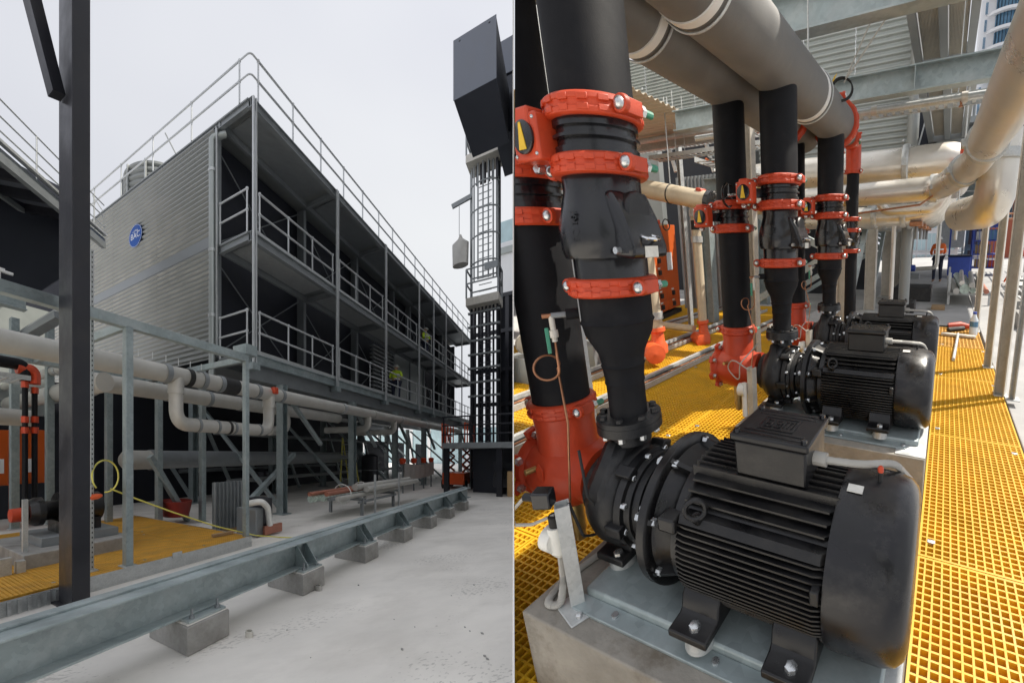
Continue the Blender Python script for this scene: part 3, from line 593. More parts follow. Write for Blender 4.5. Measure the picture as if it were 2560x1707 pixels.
def suction_riser(a, label, valve=True, r=0.110):
    b = -1.445; a = a + 0.01
    t = thing('suction_riser', label, 'pipe riser', V(b, a, -1.1), 'suction risers with red diffusers')
    top = 0.30
    MB().cyl(V(b, a, top), V(b, a, HZ - 0.10), r, 40).build('insulated_pipe', 'insulation', t)
    if valve:
        coupling(t, V(b, a, top - 0.02), r, lug=nrm(V(1, 0.15, 0)), bolt=nrm(V(0.15, -1, 0))); dial_valve(t, V(b, a, top - 0.10), r, 0.1); coupling(t, V(b, a, top - 0.18), r)
    MB().cyl(V(b, a, -0.60), V(b, a, top - 0.21), r, 40).build('insulated_pipe', 'insulation', t)
    coupling(t, V(b, a, -0.63), r, 0.06)
    d = MB().lathe(V(b, a, -0.66), -EZ, [(0, 0.12), (0.06, 0.115), (0.16, 0.12), (0.2, 0.0)], 36).lathe(V(b - 0.2, a, -0.93), EX, [(0, 0.0), (0, 0.12), (0.03, 0.15), (0.06, 0.15), (0.075, 0.14), (0.16, 0.165), (0.25, 0.16), (0.33, 0.12), (0.39, 0.125), (0.40, 0.0)], 40).build('suction_diffuser', 'red_paint', t)
    for k in range(8):
        q = math.pi * (k + 0.4) / 4; MB().hexnut(V(b - 0.175, a + 0.16 * math.cos(q), -0.93 + 0.16 * math.sin(q)), EX, 0.018, 0.05).build('cover_bolt', 'zinc_bolt', d)
    for k in range(8):
        q = math.pi * (k + 0.4) / 4; MB().obox(V(b - 0.16, a + 0.155 * math.cos(q), -0.93 + 0.155 * math.sin(q)), V(0.016, 0, 0), 0.03 * V(0, math.cos(q), math.sin(q)), 0.025 * V(0, -math.sin(q), math.cos(q))).build('cover_lug', 'red_paint', d, bevel=0.005)
    MB().cyl(V(b - 0.02, a, -1.08), V(b - 0.02, a, -1.25), 0.035, 16).cyl(V(b - 0.02, a, -1.25), V(b - 0.02, a, -1.30), 0.028, 16).build('drain_stub', 'brass', t)
    MB().cyl(V(b - 0.02, a - 0.15, -0.86), V(b - 0.03, a - 0.19, -0.86), 0.012, 10).build('test_plug', 'brass', d)
    MB().text('Suction diffuser', V(b + 0.02, a - 0.158, -0.95), V(1, 0, 0), V(0, -0.15, 1), 0.022, 0.002).build('casting_letters', 'red_paint', d)
    MB().extr([(-0.012, 0), (0.012, 0), (0.02, 0.05), (0, 0.075), (-0.02, 0.05)], V(b + 0.02, a - 0.165, -0.90), EX, EZ, V(0, 0.004, 0)).build('casting_arrow', 'red_paint', d)
    return t
suction_riser(PA[0], 'thick black suction riser beside the partition with red diffuser at its foot')
suction_riser(PA[1], 'black suction riser with red couplings and diffuser on the second pump')
suction_riser(PA[2], 'black suction riser with red diffuser half hidden by the second pump riser')

# --- headers
def header(label, b, r, a0, a1, bands, m='header_grey'):
    t = thing('header_pipe', label, 'pipe', V(b, (a0 + a1) / 2, HZ))
    MB().cyl(V(b, a0, HZ), V(b, a1, HZ), r, 56).build('insulated_pipe', m, t)
    for a in bands:
        MB().lathe(V(b, a - 0.03, HZ), EY, [(0.005, r), (0.007, r + 0.006), (0.053, r + 0.006), (0.055, r)], 56).build('joint_band', 'white_paint', t)
        MB().ring(V(b, a + 0.05, HZ), EY, r + 0.012, 0.006, 40, 6).build('hanger_clevis', 'galv', t)
        MB().cyl(V(b, a + 0.05, HZ + r), V(b, a + 0.05, HZ + 1.1), 0.007, 8).build('hanger_rod', 'galv', t)
    return t
h1 = header('grey insulated header pipe above the discharge risers, red coupling at its end', -1.07, 0.185, 0.2, 4.28, (1.68, 3.22))
coupling(h1, V(-1.07, 4.12, HZ), 0.185, 0.07, lug=EZ, bolt=EX, axis=EY)
MB().lathe(V(-1.07, 4.28, HZ), EY, [(0, 0.18), (0.12, 0.11), (0.3, 0.075), (0.42, 0.075)], 32).build('end_reducer', 'header_grey', h1)
h2 = header('grey insulated header pipe above the suction risers', -1.445, 0.20, 0.2, 4.25, (1.76,))
coupling(h2, V(-1.445, 3.7, HZ), 0.20, 0.07, lug=EZ, bolt=EX, axis=EY)
t = thing('bypass_riser', 'slim black riser with three small red couplings beyond the farthest pump', 'pipe riser', V(-1.07, 4.95, FL))
MB().tube(bendpath([V(-1.07, 4.7, HZ), V(-1.07, 4.95, HZ), V(-1.07, 4.95, 0.8)], 0.09), 0.088, 20).build('red_elbow', 'red_paint', t)
for p in ((-1.07, 4.72, HZ), ): coupling(t, V(*p), 0.09, 0.05, axis=EY, lug=EX, bolt=EZ, big=False)
MB().cyl(V(-1.07, 4.95, 0.80), V(-1.07, 4.95, 0.3), 0.072, 24).cyl(V(-1.07, 4.95, -0.1), V(-1.07, 4.95, FL), 0.072, 24).build('insulated_pipe', 'insulation', t)
MB().lathe(V(-1.07, 4.95, 0.3), -EZ, [(0, 0.07), (0.06, 0.075), (0.16, 0.075), (0.2, 0.095), (0.3, 0.095), (0.34, 0.07), (0.4, 0.07)], 24).build('check_valve_body', 'black_gloss', t)
for c in (0.8, 0.27, 0.14, -0.1): coupling(t, V(-1.07, 4.95, c), 0.074, 0.05, big=False)

# --- instrument stand on the first plinth
t = thing('strut_stand', 'short galvanised strut post with sensor box and conduit on the stained plinth', 'stand', V(-1.13, 0.78, -1.238))
MB().chan(V(-1.14, 0.76, -1.23), V(-1.14, 0.76, -0.83), 0.045, 0.045, 0.004, up=V(0.6, 0.8, 0)).build('strut_post', 'galv', t)
MB().obox(V(-1.115, 0.745, -1.2345), V(0.065, -0.02, 0), V(0.012, 0.03, 0), V(0, 0, 0.004)).build('foot_plate', 'galv', t, bevel=0.006)
MB().hexnut(V(-1.07, 0.735, -1.2305), EZ, 0.012, 0.012).build('foot_bolt', 'zinc_bolt', t)
MB().obox(V(-1.17, 0.75, -0.80), V(0.028, 0.012, 0), V(-0.012, 0.022, 0), V(0, 0, 0.03)).build('sensor_box', 'black_gloss', t, bevel=0.006)
MB().cyl(V(-1.20, 0.74, -0.80), V(-1.235, 0.73, -0.80), 0.014, 12).build('sensor_gland', 'black_paint', t)
MB().cyl(V(-1.19, 0.79, -1.0), V(-1.235, 0.79, -1.0), 0.048, 20).lathe(V(-1.19, 0.79, -0.94), -EZ, [(0, 0.03), (0.1, 0.032), (0.12, 0.02)], 16).build('junction_box', 'plastic_white', t)
MB().cyl(V(-1.19, 0.79, -0.94), V(-1.19, 0.79, -0.90), 0.022, 14).build('black_gland', 'rubber', t)
pth = bendpath([V(-1.19, 0.79, -1.06), V(-1.185, 0.78, -1.16), V(-1.16, 0.735, -1.225), V(-1.22, 0.72, -1.225), V(-1.25, 0.82, -1.225), V(-1.22, 1.0, -1.225), V(-1.24, 1.1, -1.3)], 0.06, 6); dp = []
for i in range(len(pth) - 1):
    for q in np.linspace(0, 1, 4, endpoint=False): dp.append(pth[i] * (1 - q) + pth[i + 1] * q)
MB().tube(dp, [0.0125 + 0.0013 * (i % 2) for i in range(len(dp))], 9).build('flexible_conduit', 'plastic_grey', t)
MB().tube(bendpath([V(-1.235, 0.73, -0.80), V(-1.29, 0.71, -0.86), V(-1.36, 0.70, -0.90), V(-1.38, 0.66, -0.94), V(-1.30, 0.66, -0.95), V(-1.26, 0.70, -0.90), V(-1.34, 0.72, -0.86), V(-1.38, 0.68, -0.92), V(-1.26, 0.75, -0.93), V(-1.19, 0.79, -0.90)], 0.03, 5), 0.006, 8).build('sensor_cable', 'plastic_grey', t)
MB().tube(bendpath([V(-1.12, 0.80, -0.84), V(-1.1, 0.82, -0.98), V(-1.14, 0.9, -1.05), V(-1.06, 0.92, -1.0), V(-1.1, 0.86, -0.85), V(-1.16, 0.9, -0.7)], 0.03, 5), 0.005, 8).build('black_cable', 'rubber', t)
for a, lb in ((PA[1], 'second'), (PA[2], 'farthest')):
    t = thing('strut_stand', f'galvanised strut post with white junction box at the {lb} pump', 'stand', V(-1.2, a - 0.3, -1.238), 'strut stands on plinths')
    MB().chan(V(-1.2, a - 0.3, -1.23), V(-1.2, a - 0.3, -0.83), 0.05, 0.045, 0.004, up=V(0.3, 1, 0)).build('strut_post', 'galv_warm', t)
    MB().cyl(V(-1.24, a - 0.29, -1.0), V(-1.29, a - 0.29, -1.0), 0.045, 18).cyl(V(-1.25, a - 0.29, -0.95), V(-1.25, a - 0.29, -1.2), 0.02, 12).build('junction_box', 'plastic_white', t)
    MB().tube(bendpath([V(-1.2, a - 0.3, -0.85), V(-1.3, a - 0.36, -0.75), V(-1.38, a - 0.3, -0.85), V(-1.28, a - 0.3, -0.95), V(-1.26, a - 0.33, -0.8), V(-1.22, a - 0.1, -0.7)], 0.05, 5), 0.0045, 8).build('sensor_cable', 'plastic_grey', t)
# ---------------------------------------------------------------- pump deck: frames, pipes and what stands behind
def strut(label, b, a, c0, c1, wd=0.075, dp=0.06, m='galv_warm', up=V(-0.4, -1, 0), holes=False, group='galvanised frame posts on the pump deck'):
    t = thing('frame_post', label, 'post', V(b, a, c0), group)
    MB().chan(V(b, a, c0), V(b, a, c1), wd, dp, 0.006, up=up).build('channel', m, t)
    MB().box(b - 0.06, b + 0.06, a - 0.06, a + 0.06, c0, c0 + 0.012).build('base_plate', 'galv', t)
    if holes:
        x = MB(); u = nrm(np.asarray(up, float)); sx = nrm(np.cross(u, EZ)); n = int((c1 - c0) / 0.06)
        for i in range(n): x.cyl(V(b, a, c0 + 0.05 + i * 0.06) - u * 0.0015, V(b, a, c0 + 0.05 + i * 0.06) - u * 0.0005, 0.008, 8)
        x.build('slot_set', 'rubber', t, kind='stuff')
    return t
def posts(x0, y0, x1, y1, a, wd, label, **k):
    p = bA(x0, y0, a); q = bA(x1, y1, a); return strut(label, p[0], a, p[2], q[2], wd, **k)
strut('galvanised channel post at the walkway edge by the squeegee', 0.575, 5.45, FL, 2.6, 0.085, 0.05)
strut('wide galvanised channel post at the walkway edge beside the slotted strut', 0.605, 4.46, FL, 2.6, 0.10, 0.06)
strut('galvanised slotted strut with a row of holes against the wide post', 0.70, 4.36, FL, 2.6, 0.055, 0.04, 'galv', up=V(-0.3, -1, 0), holes=True)
strut('galvanised channel post behind the water bottle', 0.56, 7.6, FL, 2.2, 0.09, 0.06)
strut('galvanised channel post behind the second discharge riser', -2.2, 4.6, FL, 1.6, 0.11, 0.07)
strut('galvanised slotted post behind the farthest discharge riser', -1.75, 4.75, FL, 1.6, 0.09, 0.06, 'galv', holes=True)
strut('galvanised post between the cream pipe and the second suction riser', -4.0, 7.0, FL, 1.9, 0.13, 0.09, 'galv')
strut('galvanised slotted post beside the tall cream pipe', -4.55, 6.5, FL, 1.9, 0.1, 0.07, 'galv', holes=True)
strut('galvanised strut just behind the two nearest black risers', -2.05, 1.75, FL, 2.6, 0.06, 0.05, 'galv')
# overhead steel
def ibeam(label, p, q, h, wd, m='galv_beam', name='overhead_beam', stiff=()):
    t = thing(name, label, 'beam', (np.asarray(p) + np.asarray(q)) / 2); MB().ibeam(p, q, h, wd, 0.014, 0.01).build('rolled_section', m, t)
    for s_ in stiff:
        c = np.asarray(p) * (1 - s_) + np.asarray(q) * s_; d = nrm(np.asarray(q) - np.asarray(p)); x, y, _ = frame(d)
        MB().obox(c, d * 0.006, x * (wd / 2 - 0.002), y * (h / 2 - 0.015)).build('stiffener', m, t)
    return t
pl_, pr_ = bA(2116, 232, 4.8), bA(2540, 152, 4.8)
cb = (pl_[2] + pr_[2]) / 2
ibeam('galvanised beam crossing over the pumps just above the bright pipe', V(-3.4, 4.8, cb), V(1.4, 4.8, cb), 0.24, 0.14, stiff=(0.62, 0.85))
q = bA(2200, 20, 3.4); ibeam('galvanised beam crossing high over the header pipes', V(-1.9, 3.4, q[2] + 0.10), V(1.0, 3.4, q[2] + 0.10), 0.30, 0.16)
q = bA(1750, 290, 6.2); ibeam('galvanised beam under the ribbed roof left of the suction headers', V(-6.5, 6.2, q[2]), V(-1.4, 6.2, q[2]), 0.26, 0.14)
t = thing('sprinkler_pipe', 'bright galvanised pipe slung under the overhead beam', 'pipe', V(0, 4.95, cb - 0.19))
MB().cyl(V(-3.2, 4.95, cb - 0.19), V(1.3, 4.95, cb - 0.19), 0.036, 20).build('pipe', 'galv', t)
for b in (-0.85, 0.05, 0.62): MB().lathe(V(b - 0.03, 4.95, cb - 0.19), EX, [(0, 0.036), (0, 0.05), (0.06, 0.05), (0.06, 0.036)], 18).build('pipe_clamp', 'galv_warm', t)
MB().lathe(V(0.02, 4.95, cb - 0.22), -EZ, [(0, 0.012), (0.04, 0.012), (0.045, 0.022), (0.06, 0.02)], 12).build('sprinkler_head', 'copper', t)
def ladder_tray(label, p, q, wd=0.3, h=0.06, pitch=0.12, cables=0, rods=()):
    p, q = np.asarray(p, float), np.asarray(q, float); x, y, d = frame(q - p)
    t = thing('hanging_cable_tray', label, 'cable tray', (p + q) / 2, 'hanging cable trays')
    for s_ in (-1, 1): MB().bar(p + x * s_ * wd / 2, q + x * s_ * wd / 2, 0.012, h).build('side_rail', 'galv', t)
    m_ = MB(); L = np.linalg.norm(q - p); n = int(L / pitch)
    for i in range(n):
        o = p + d * (i + 0.5) * pitch; m_.bar(o - x * (wd / 2 - 0.007) - y * h * 0.3, o + x * (wd / 2 - 0.007) - y * h * 0.3, 0.035, 0.012)
    m_.build('rung_set', 'galv', t, kind='stuff')
    for i in range(cables):
        MB().tube([p + d * L * k / 12 + x * (0.03 * i - 0.03 * cables / 2) - y * (h * 0.05 + 0.008 * math.sin(k * 1.7 + i)) for k in range(13)], 0.012, 7).build('cable', ('rubber', 'orange_paint', 'plastic_grey')[i % 3], t)
    for r_ in rods:
        o = p + d * L * r_; MB().cyl(o - x * wd / 2, o - x * wd / 2 + V(0, 0, 0.9), 0.006, 6).cyl(o + x * wd / 2, o + x * wd / 2 + V(0, 0, 0.9), 0.006, 6).build('hanger_rod', 'galv', t)
    return t
q = bA(2300, 265, 5.1)
ladder_tray('perforated tray with orange cables under the bright overhead pipe', V(-1.25, 5.1, q[2]), V(1.0, 5.1, q[2]), 0.16, 0.09, 0.09, 3, (0.55,))
q = bA(1730, 385, 5.8); ladder_tray('cable tray hung behind the two black headers', V(-4.6, 5.8, q[2]), V(-1.9, 5.8, q[2]), 0.25, 0.06, 0.1, 1, (0.2, 0.6, 0.9))
q = bA(1680, 365, 7.0); ladder_tray('farther cable tray hung under the ribbed roof', V(-6.2, 7.0, q[2]), V(-2.6, 7.0, q[2]), 0.3, 0.06, 0.1, 2, (0.15, 0.5, 0.85))
ladder_tray('cable tray running away beside the galvanised posts', V(-2.6, 4.2, 0.98), V(-2.6, 8.5, 0.98), 0.3, 0.06, 0.12, 2, (0.2, 0.7))
q = bA(1720, 335, 6.0)
t = thing('sprinkler_pipe', 'galvanised pipe under the ribbed roof beside the hung trays', 'pipe', V(-3.5, 6.0, q[2])); MB().cyl(V(-5.8, 6.0, q[2]), V(-1.6, 6.0, q[2]), 0.045, 16).build('pipe', 'galv', t)
for b in (-4.4, -3.2): MB().cyl(V(b, 6.0, q[2]), V(b, 6.0, q[2] + 0.6), 0.008, 8).build('hanger_rod', 'galv', t)
# cladding of the cooling tower seen from the deck
def clad(label, x0, y0, x1, y1, a, n, m='cladding_light', amp=0.03, name='cladding_wall'):
    p = bA(x0, y1, a); q = bA(x1, y0, a); t = thing(name, label, 'wall', V(p[0], a, p[2]))
    h = q[2] - p[2]; np_ = 3
    for i in range(np_):
        b0, b1 = p[0] + (q[0] - p[0]) * i / np_, p[0] + (q[0] - p[0]) * (i + 1) / np_
        MB().corr(V(b0 + 0.004, a, p[2]), V(b1 - b0 - 0.008, 0, 0), V(0, 0, h), -EY, n, amp).build('sheet', m, t)
    for k in range(14):
        b = p[0] + (q[0] - p[0]) * random.random(); c = p[2] + h * (int(random.random() * n) + 0.75) / n
        MB().dome(V(b, a - amp, c), -EY, 0.03, 0.015, 8).build('fixing', 'zinc_bolt', t)
    return t
clad('ribbed grey cladding wall high behind the overhead beams, crossed by a wire', 1900, -60, 2292, 420, 9.0, 26)
clad('ribbed green-grey roof sheet above the left hand cable trays', 1500, 60, 1930, 345, 7.6, 22)
# ribbed cream soffit
p0_, p1_ = bC(1560, 190, 1.9), bC(1690, 270, 1.9)
t = thing('ribbed_soffit', 'sunlit cream ribbed soffit beside the black headers', 'soffit', V(-4, 5, 1.9))
MB().corr(V(-8.0, p0_[1] - 0.3, 1.9), V(8.0 + p1_[0], 0, 0), V(0, p1_[1] - p0_[1] + 1.4, 0), -EZ, 22, 0.03).build('sheet', 'cladding_cream', t)
MB().box(-8.2, p1_[0] + 0.2, p1_[1] + 1.12, p1_[1] + 1.22, 1.72, 1.95).build('edge_beam', 'galv', t)
t = thing('downpipe', 'grey downpipe against the ribbed cladding wall', 'pipe', bA(2265, 600, 8.8))
p, q = bA(2258, 760, 8.8), bA(2268, -20, 8.8); MB().cyl(V(p[0], 8.8, p[2]), V(p[0], 8.8, q[2]), 0.11, 20).build('pipe', 'cladding_grey', t)
for y in (70, 560): MB().lathe(V(p[0], 8.8, bA(2262, y, 8.8)[2]), EZ, [(0, 0.11), (0, 0.14), (0.1, 0.14), (0.1, 0.11)], 20).build('bracket', 'galv', t)
# tower walkway soffits with ribbed panels
def soffit(label, c, b0, b1, a0, a1, nb):
    t = thing('ribbed_soffit', label, 'soffit', V((b0 + b1) / 2, (a0 + a1) / 2, c))
    wd = (b1 - b0) / nb
    for i in range(nb):
        MB().corr(V(b0 + i * wd + 0.06, a0 + 0.08, c), V(0, a1 - a0 - 0.16, 0), V(wd - 0.12, 0, 0), -EZ, 14, 0.02).build('sheet', 'galv_warm', t)
    for i in range(nb + 1): MB().box(b0 + i * wd - 0.05, b0 + i * wd + 0.05, a0, a1, c - 0.09, c + 0.12).build('bearer', 'steel_grey', t)
    for a in (a0, a1): MB().box(b0 - 0.05, b1 + 0.05, a - 0.04, a + 0.04, c - 0.10, c + 0.15).build('cross_bearer', 'steel_grey', t)
    return t
q = bC(2300, 158, 2.75); q2 = bC(2425, 140, 2.75)
soffit('upper ribbed walkway soffit beside the white apartment tower', 2.75, q[0], q2[0] , 3.0, q[1], 2)
q = bC(2325, 325, 2.05); q2 = bC(2415, 310, 2.05)
soffit('lower ribbed walkway soffit behind the orange cable tray', 2.05, q[0], q2[0], 6.2, q[1] + 0.6, 2)
t = thing('walkway_edge', 'grey steel walkway beams and rails above the big silver pipe', 'walkway', V(0, 10, 1.6))
for y, hgt in ((372, 0.32), (342, 0.2), (430, 0.14)):
    p = bA(2250, y, 10.0); MB().ibeam(V(-3.5, 10, p[2]), V(1.6, 10, p[2]), hgt, 0.2).build('edge_beam', 'steel_grey', t)
for b in np.linspace(-3.3, 1.5, 9): MB().cyl(V(b, 10.0, 1.5), V(b, 10.0, 2.9), 0.03, 8).build('rail_post', 'steel_grey', t)
p = bA(2200, 315, 9.5); MB().box(-2.4, -0.75, 9.4, 9.5, p[2] - 0.6, p[2] + 0.55).build('service_panel', 'cladding_light', t)
MB().box(-1.3, -0.95, 9.36, 9.398, p[2] + 0.2, p[2] + 0.25).build('red_notice', 'red_paint', t)
# lifting sling
t = thing('wire_sling', 'thin steel wire sling with coiled ring and orange tag above the header', 'sling', bA(2105, 245, 3.6))
A_, B_ = bA(2190, 25, 3.5), bA(2108, 205, 3.6)
MB().tube([A_, B_ + V(0.02, 0, 0.02)], 0.006, 6).tube([A_ + V(0.12, 0, -0.02), B_ + V(0.0, 0.02, 0)], 0.006, 6).build('wire', 'plastic_grey', t)
MB().tube([A_ + V(0.12, 0, -0.02), A_ + V(0.12, 0, 0.2)], 0.02, 8).build('wire_clip', 'galv', t)
for k in range(3): MB().ring(bA(2104 + k, 222 + k * 2, 3.6), V(0.3, -1, 0.05 * k), 0.085, 0.006, 24, 6).build('coil', 'rubber', t)
MB().obox(bA(2080, 210, 3.58), V(0.012, 0, 0.01), V(0, 0.002, 0), V(0.03, 0, 0.06)).build('tag', 'pointer_yellow', t)

# --- silver pipes
def flangeband(t, o, d, r, wd=0.09):
    MB().lathe(o, d, [(-wd / 2, r), (-wd / 2, r * 1.12), (-wd * 0.3, r * 1.16), (wd * 0.3, r * 1.16), (wd / 2, r * 1.12), (wd / 2, r)], 32).build('clamp_band', 'galv', t)
    x, y, d = frame(d); MB().obox(np.asarray(o) - x * r * 1.2, x * r * 0.14, y * r * 0.22, d * wd * 0.45).build('clamp_bolt_box', 'galv', t, bevel=0.01)
def pipe_run(label, pts, r, bend, bands=(), m='pipe_metal', name='silver_pipe', group=None, n=28):
    t = thing(name, label, 'pipe', pts[0], group); MB().tube(bendpath(pts, bend, 10), r, n).build('pipe', m, t)
    for o, d in bands: flangeband(t, o, d, r)
    return t
p, q = bA(2060, 432, 6.6), bA(2330, 410, 6.6); c = (p[2] + q[2]) / 2
pipe_run('wide silver pipe with rounded elbow under the grey walkway', [V(p[0] - 1.2, 6.6, c), V(q[0] + 0.32, 6.6, c), V(q[0] + 0.32, 6.9, c - 0.1), V(q[0] + 0.32, 8.4, c - 0.1)], 0.25, 0.42, ((V(p[0] + 0.25, 6.6, c), EX), (V(p[0] + 1.25, 6.6, c), EX)))
P0, P1, P2, P3, P4 = bA(2060, 500, 5.6), bA(2352, 470, 5.6), bA(2440, 405, 4.7), bA(2478, 335, 3.7), bA(2700, -60, 1.75)
P0 = P0 - V(1.2, 0, 0)
t = pipe_run('bright silver pipe that turns up towards the slotted posts', [P0, P1, P2, P4], 0.145, 0.3, ((P1 + (P0 - P1) * 0.03, EX), (P0 + (P1 - P0) * 0.60, EX), ((P1 + P2) / 2 + (P2 - P1) * 0.22, P2 - P1), (P2 + (P4 - P2) * 0.28, P4 - P2)))
MB().lathe(P0 + (P1 - P0) * 0.57, EX, [(0, 0.145), (0.01, 0.175), (0.05, 0.175), (0.06, 0.145)], 28).build('rubber_coupling', 'rubber', t)
p = bA(2500, 395, 5.0)
t = pipe_run('short silver drop pipe with a heavy elbow beside the posts', [V(p[0], 5.0, p[2] + 0.25), V(p[0], 5.0, bA(2500, 520, 5.0)[2]), V(p[0] - 0.3, 6.1, bA(2500, 520, 5.0)[2])], 0.20, 0.34, ((V(p[0], 5.0, p[2] + 0.02), EZ),))
p, q = bA(2130, 545, 7.4), bA(2325, 535, 7.4)
for k, lb in enumerate(('nearest of the four lower bends', 'second of the four lower bends', 'third of the four lower bends', 'last of the four lower bends')):
    a = 7.4 + k * 1.25
    pipe_run('silver pipe with an upturned elbow, ' + lb, [V(p[0] - 1.0, a, p[2]), V(q[0], a, p[2]), V(q[0] + 0.35, a - 0.2, p[2] + 0.75)], 0.17, 0.5, ((V(p[0] + 0.4, a, p[2]), EX), (V(q[0] - 0.42, a, p[2]), EX)), group='lower silver pipe bends')
    tg = thing('pipe_support', 'steel pipe support with copper saddle under a silver bend', 'support', V(q[0] - 0.2, a, p[2] - 0.5), 'pipe supports under the lower bends')
    MB().cyl(V(q[0] - 0.2, a, p[2] - 0.4), V(q[0] - 0.2, a, p[2] - 0.15), 0.03, 8).build('stem', 'steel_grey', tg); MB().box(q[0] - 0.3, q[0] - 0.1, a - 0.18, a + 0.18, p[2] - 0.19, p[2] - 0.12).build('saddle', 'copper', tg, bevel=0.01)
p = bA(2230, 505, 6.2)
pipe_run('small silver U-bend under the bright silver pipe', [p + V(-0.2, 0, 0.15), p + V(-0.1, 0, -0.12), p + V(0.55, 0, -0.12), p + V(0.75, 0, 0.2)], 0.08, 0.18)
MB().tube([bA(2100, 540, 5.4), bA(2300, 512, 5.4), bA(2345, 480, 5.5)], 0.012, 8).build('copper_line', 'copper', label='thin copper line sagging below the bright silver pipe', cat='pipe', pos=bA(2200, 520, 5.4))
for lb, (x0, y0), a in (('upper red valve handle on a drop rod beside the silver elbow', (2410, 390), 6.2), ('lower red valve handle on a drop rod under the heavy elbow', (2393, 543), 6.2)):
    p = bA(x0, y0, a); t = thing('lever_valve', lb, 'valve', p); MB().box(p[0] - 0.05, p[0] + 0.05, a - 0.03, a + 0.03, p[2] - 0.13, p[2] + 0.13).build('handle', 'red_paint', t, bevel=0.02); MB().cyl(p + V(0, 0, 0.13), p + V(0, 0, 0.8), 0.01, 8).cyl(p - V(0, 0, 0.13), p - V(0, 0, 0.3), 0.02, 8).build('rod', 'galv', t)

# --- steel frame columns with braces marching away
colb = -1.62
for k, a in enumerate((7.0, 9.7, 12.4, 15.1, 17.8, 20.5)):
    t = thing('frame_column', ('galvanised column behind the slim bypass riser', 'galvanised braced column next to the silver stand pipe', 'galvanised braced column behind the black drain box', 'galvanised column before the pale glass facade', 'galvanised column near the worker in orange', 'last galvanised column in the row')[k], 'column', V(colb, a, FL - 0.06), 'columns of the tower frame')
    MB().ibeam(V(colb, a, FL - 0.06), V(colb, a, 1.0), 0.24, 0.22, 0.014, 0.012, up=EX).build('rolled_section', 'galv_warm', t)
    MB().box(colb - 0.2, colb + 0.2, a - 0.2, a + 0.2, FL - 0.062, FL - 0.03).build('base_plate', 'galv', t)
    for s_, b1 in ((1, -4.2), (-1, -4.2)):
        MB().bar(V(colb - 0.13, a, -0.1 if s_ > 0 else -0.2), V(b1, a, FL if s_ > 0 else 1.0), 0.09, 0.12).build('brace', 'galv_beam', t)
    MB().bar(V(colb - 0.0, a + 0.13, FL + 0.1), V(colb, a + 2.55, 0.95), 0.09, 0.1).build('brace', 'galv_beam', t)
    MB().ibeam(V(-4.4, a, 1.02 + 0.12), V(0.0, a, 1.02 + 0.12), 0.22, 0.2).build('cross_beam', 'galv_beam', t)
    MB().ibeam(V(-4.4, a, FL), V(-4.4, a, 1.0), 0.22, 0.2).build('rear_column', 'galv_beam', t)
p = bA(2232, 640, 8.4); q = bA(2245, 560, 8.4)
t = thing('stand_pipe', 'slim silver stand pipe with red valve by the black drain box', 'pipe', V(p[0], 8.4, FL)); MB().cyl(V(p[0], 8.4, -1.2), V(p[0], 8.4, 0.4), 0.045, 14).build('pipe', 'pipe_metal', t)
MB().lathe(V(p[0], 8.4, -1.3), EZ, [(0, 0.05), (0, 0.09), (0.05, 0.09), (0.05, 0.05), (0.12, 0.05)], 14).build('flange', 'galv', t); MB().lathe(V(p[0] + 0.1, 8.4, -1.28), EX, [(0, 0.05), (0, 0.08), (0.03, 0.08), (0.05, 0.05), (0.12, 0.07), (0.15, 0.07)], 14).build('valve', 'red_paint', t)
t = thing('stand_pipe', 'long silver stand pipe bending towards the small blue pump', 'pipe', V(-0.35, 15.5, FL))
MB().tube(bendpath([V(-0.3, 15.5, 0.9), V(-0.3, 15.5, -0.95), V(-1.2, 15.5, -1.0)], 0.2), 0.07, 14).build('pipe', 'pipe_metal', t)
t = thing('small_pump', 'small bright blue pump on a steel base beyond the drain box', 'pump', V(-1.2, 14.5, -1.2))
MB().lathe(V(-1.35, 14.5, -0.9), EX, [(0, 0.05), (0, 0.14), (0.1, 0.17), (0.18, 0.12), (0.4, 0.11), (0.42, 0.05)], 18).cyl(V(-1.3, 14.5, -0.8), V(-1.3, 14.5, -0.5), 0.06, 12).build('body', 'trolley_blue', t); MB().box(-1.45, -0.8, 14.3, 14.7, -1.25, -1.08).build('base', 'steel_grey', t)
for lb, b0, b1, a0, a1, h in (('large black drain box on the grey slab', -1.30, -0.32, 11.6, 12.8, 0.36), ('small black drain box with white stub pipe', -1.02, -0.60, 9.6, 10.2, 0.24)):
    t = thing('drain_box', lb, 'box', V((b0 + b1) / 2, a0, FL - 0.06)); MB().box(b0, b1, a0, a1, FL - 0.06, FL - 0.06 + h).build('shell', 'black_cast', t, bevel=0.01)
    MB().box(b0 + 0.05, b1 - 0.05, a0 + 0.05, a1 - 0.05, FL - 0.06 + h, FL - 0.055 + h).build('lid', 'rubber', t)
    MB().cyl(V(b0 + 0.2, a0 + 0.2, FL + h - 0.06), V(b0 + 0.2, a0 + 0.2, FL + h + 0.14), 0.03, 10).build('stub', 'plastic_grey', t)
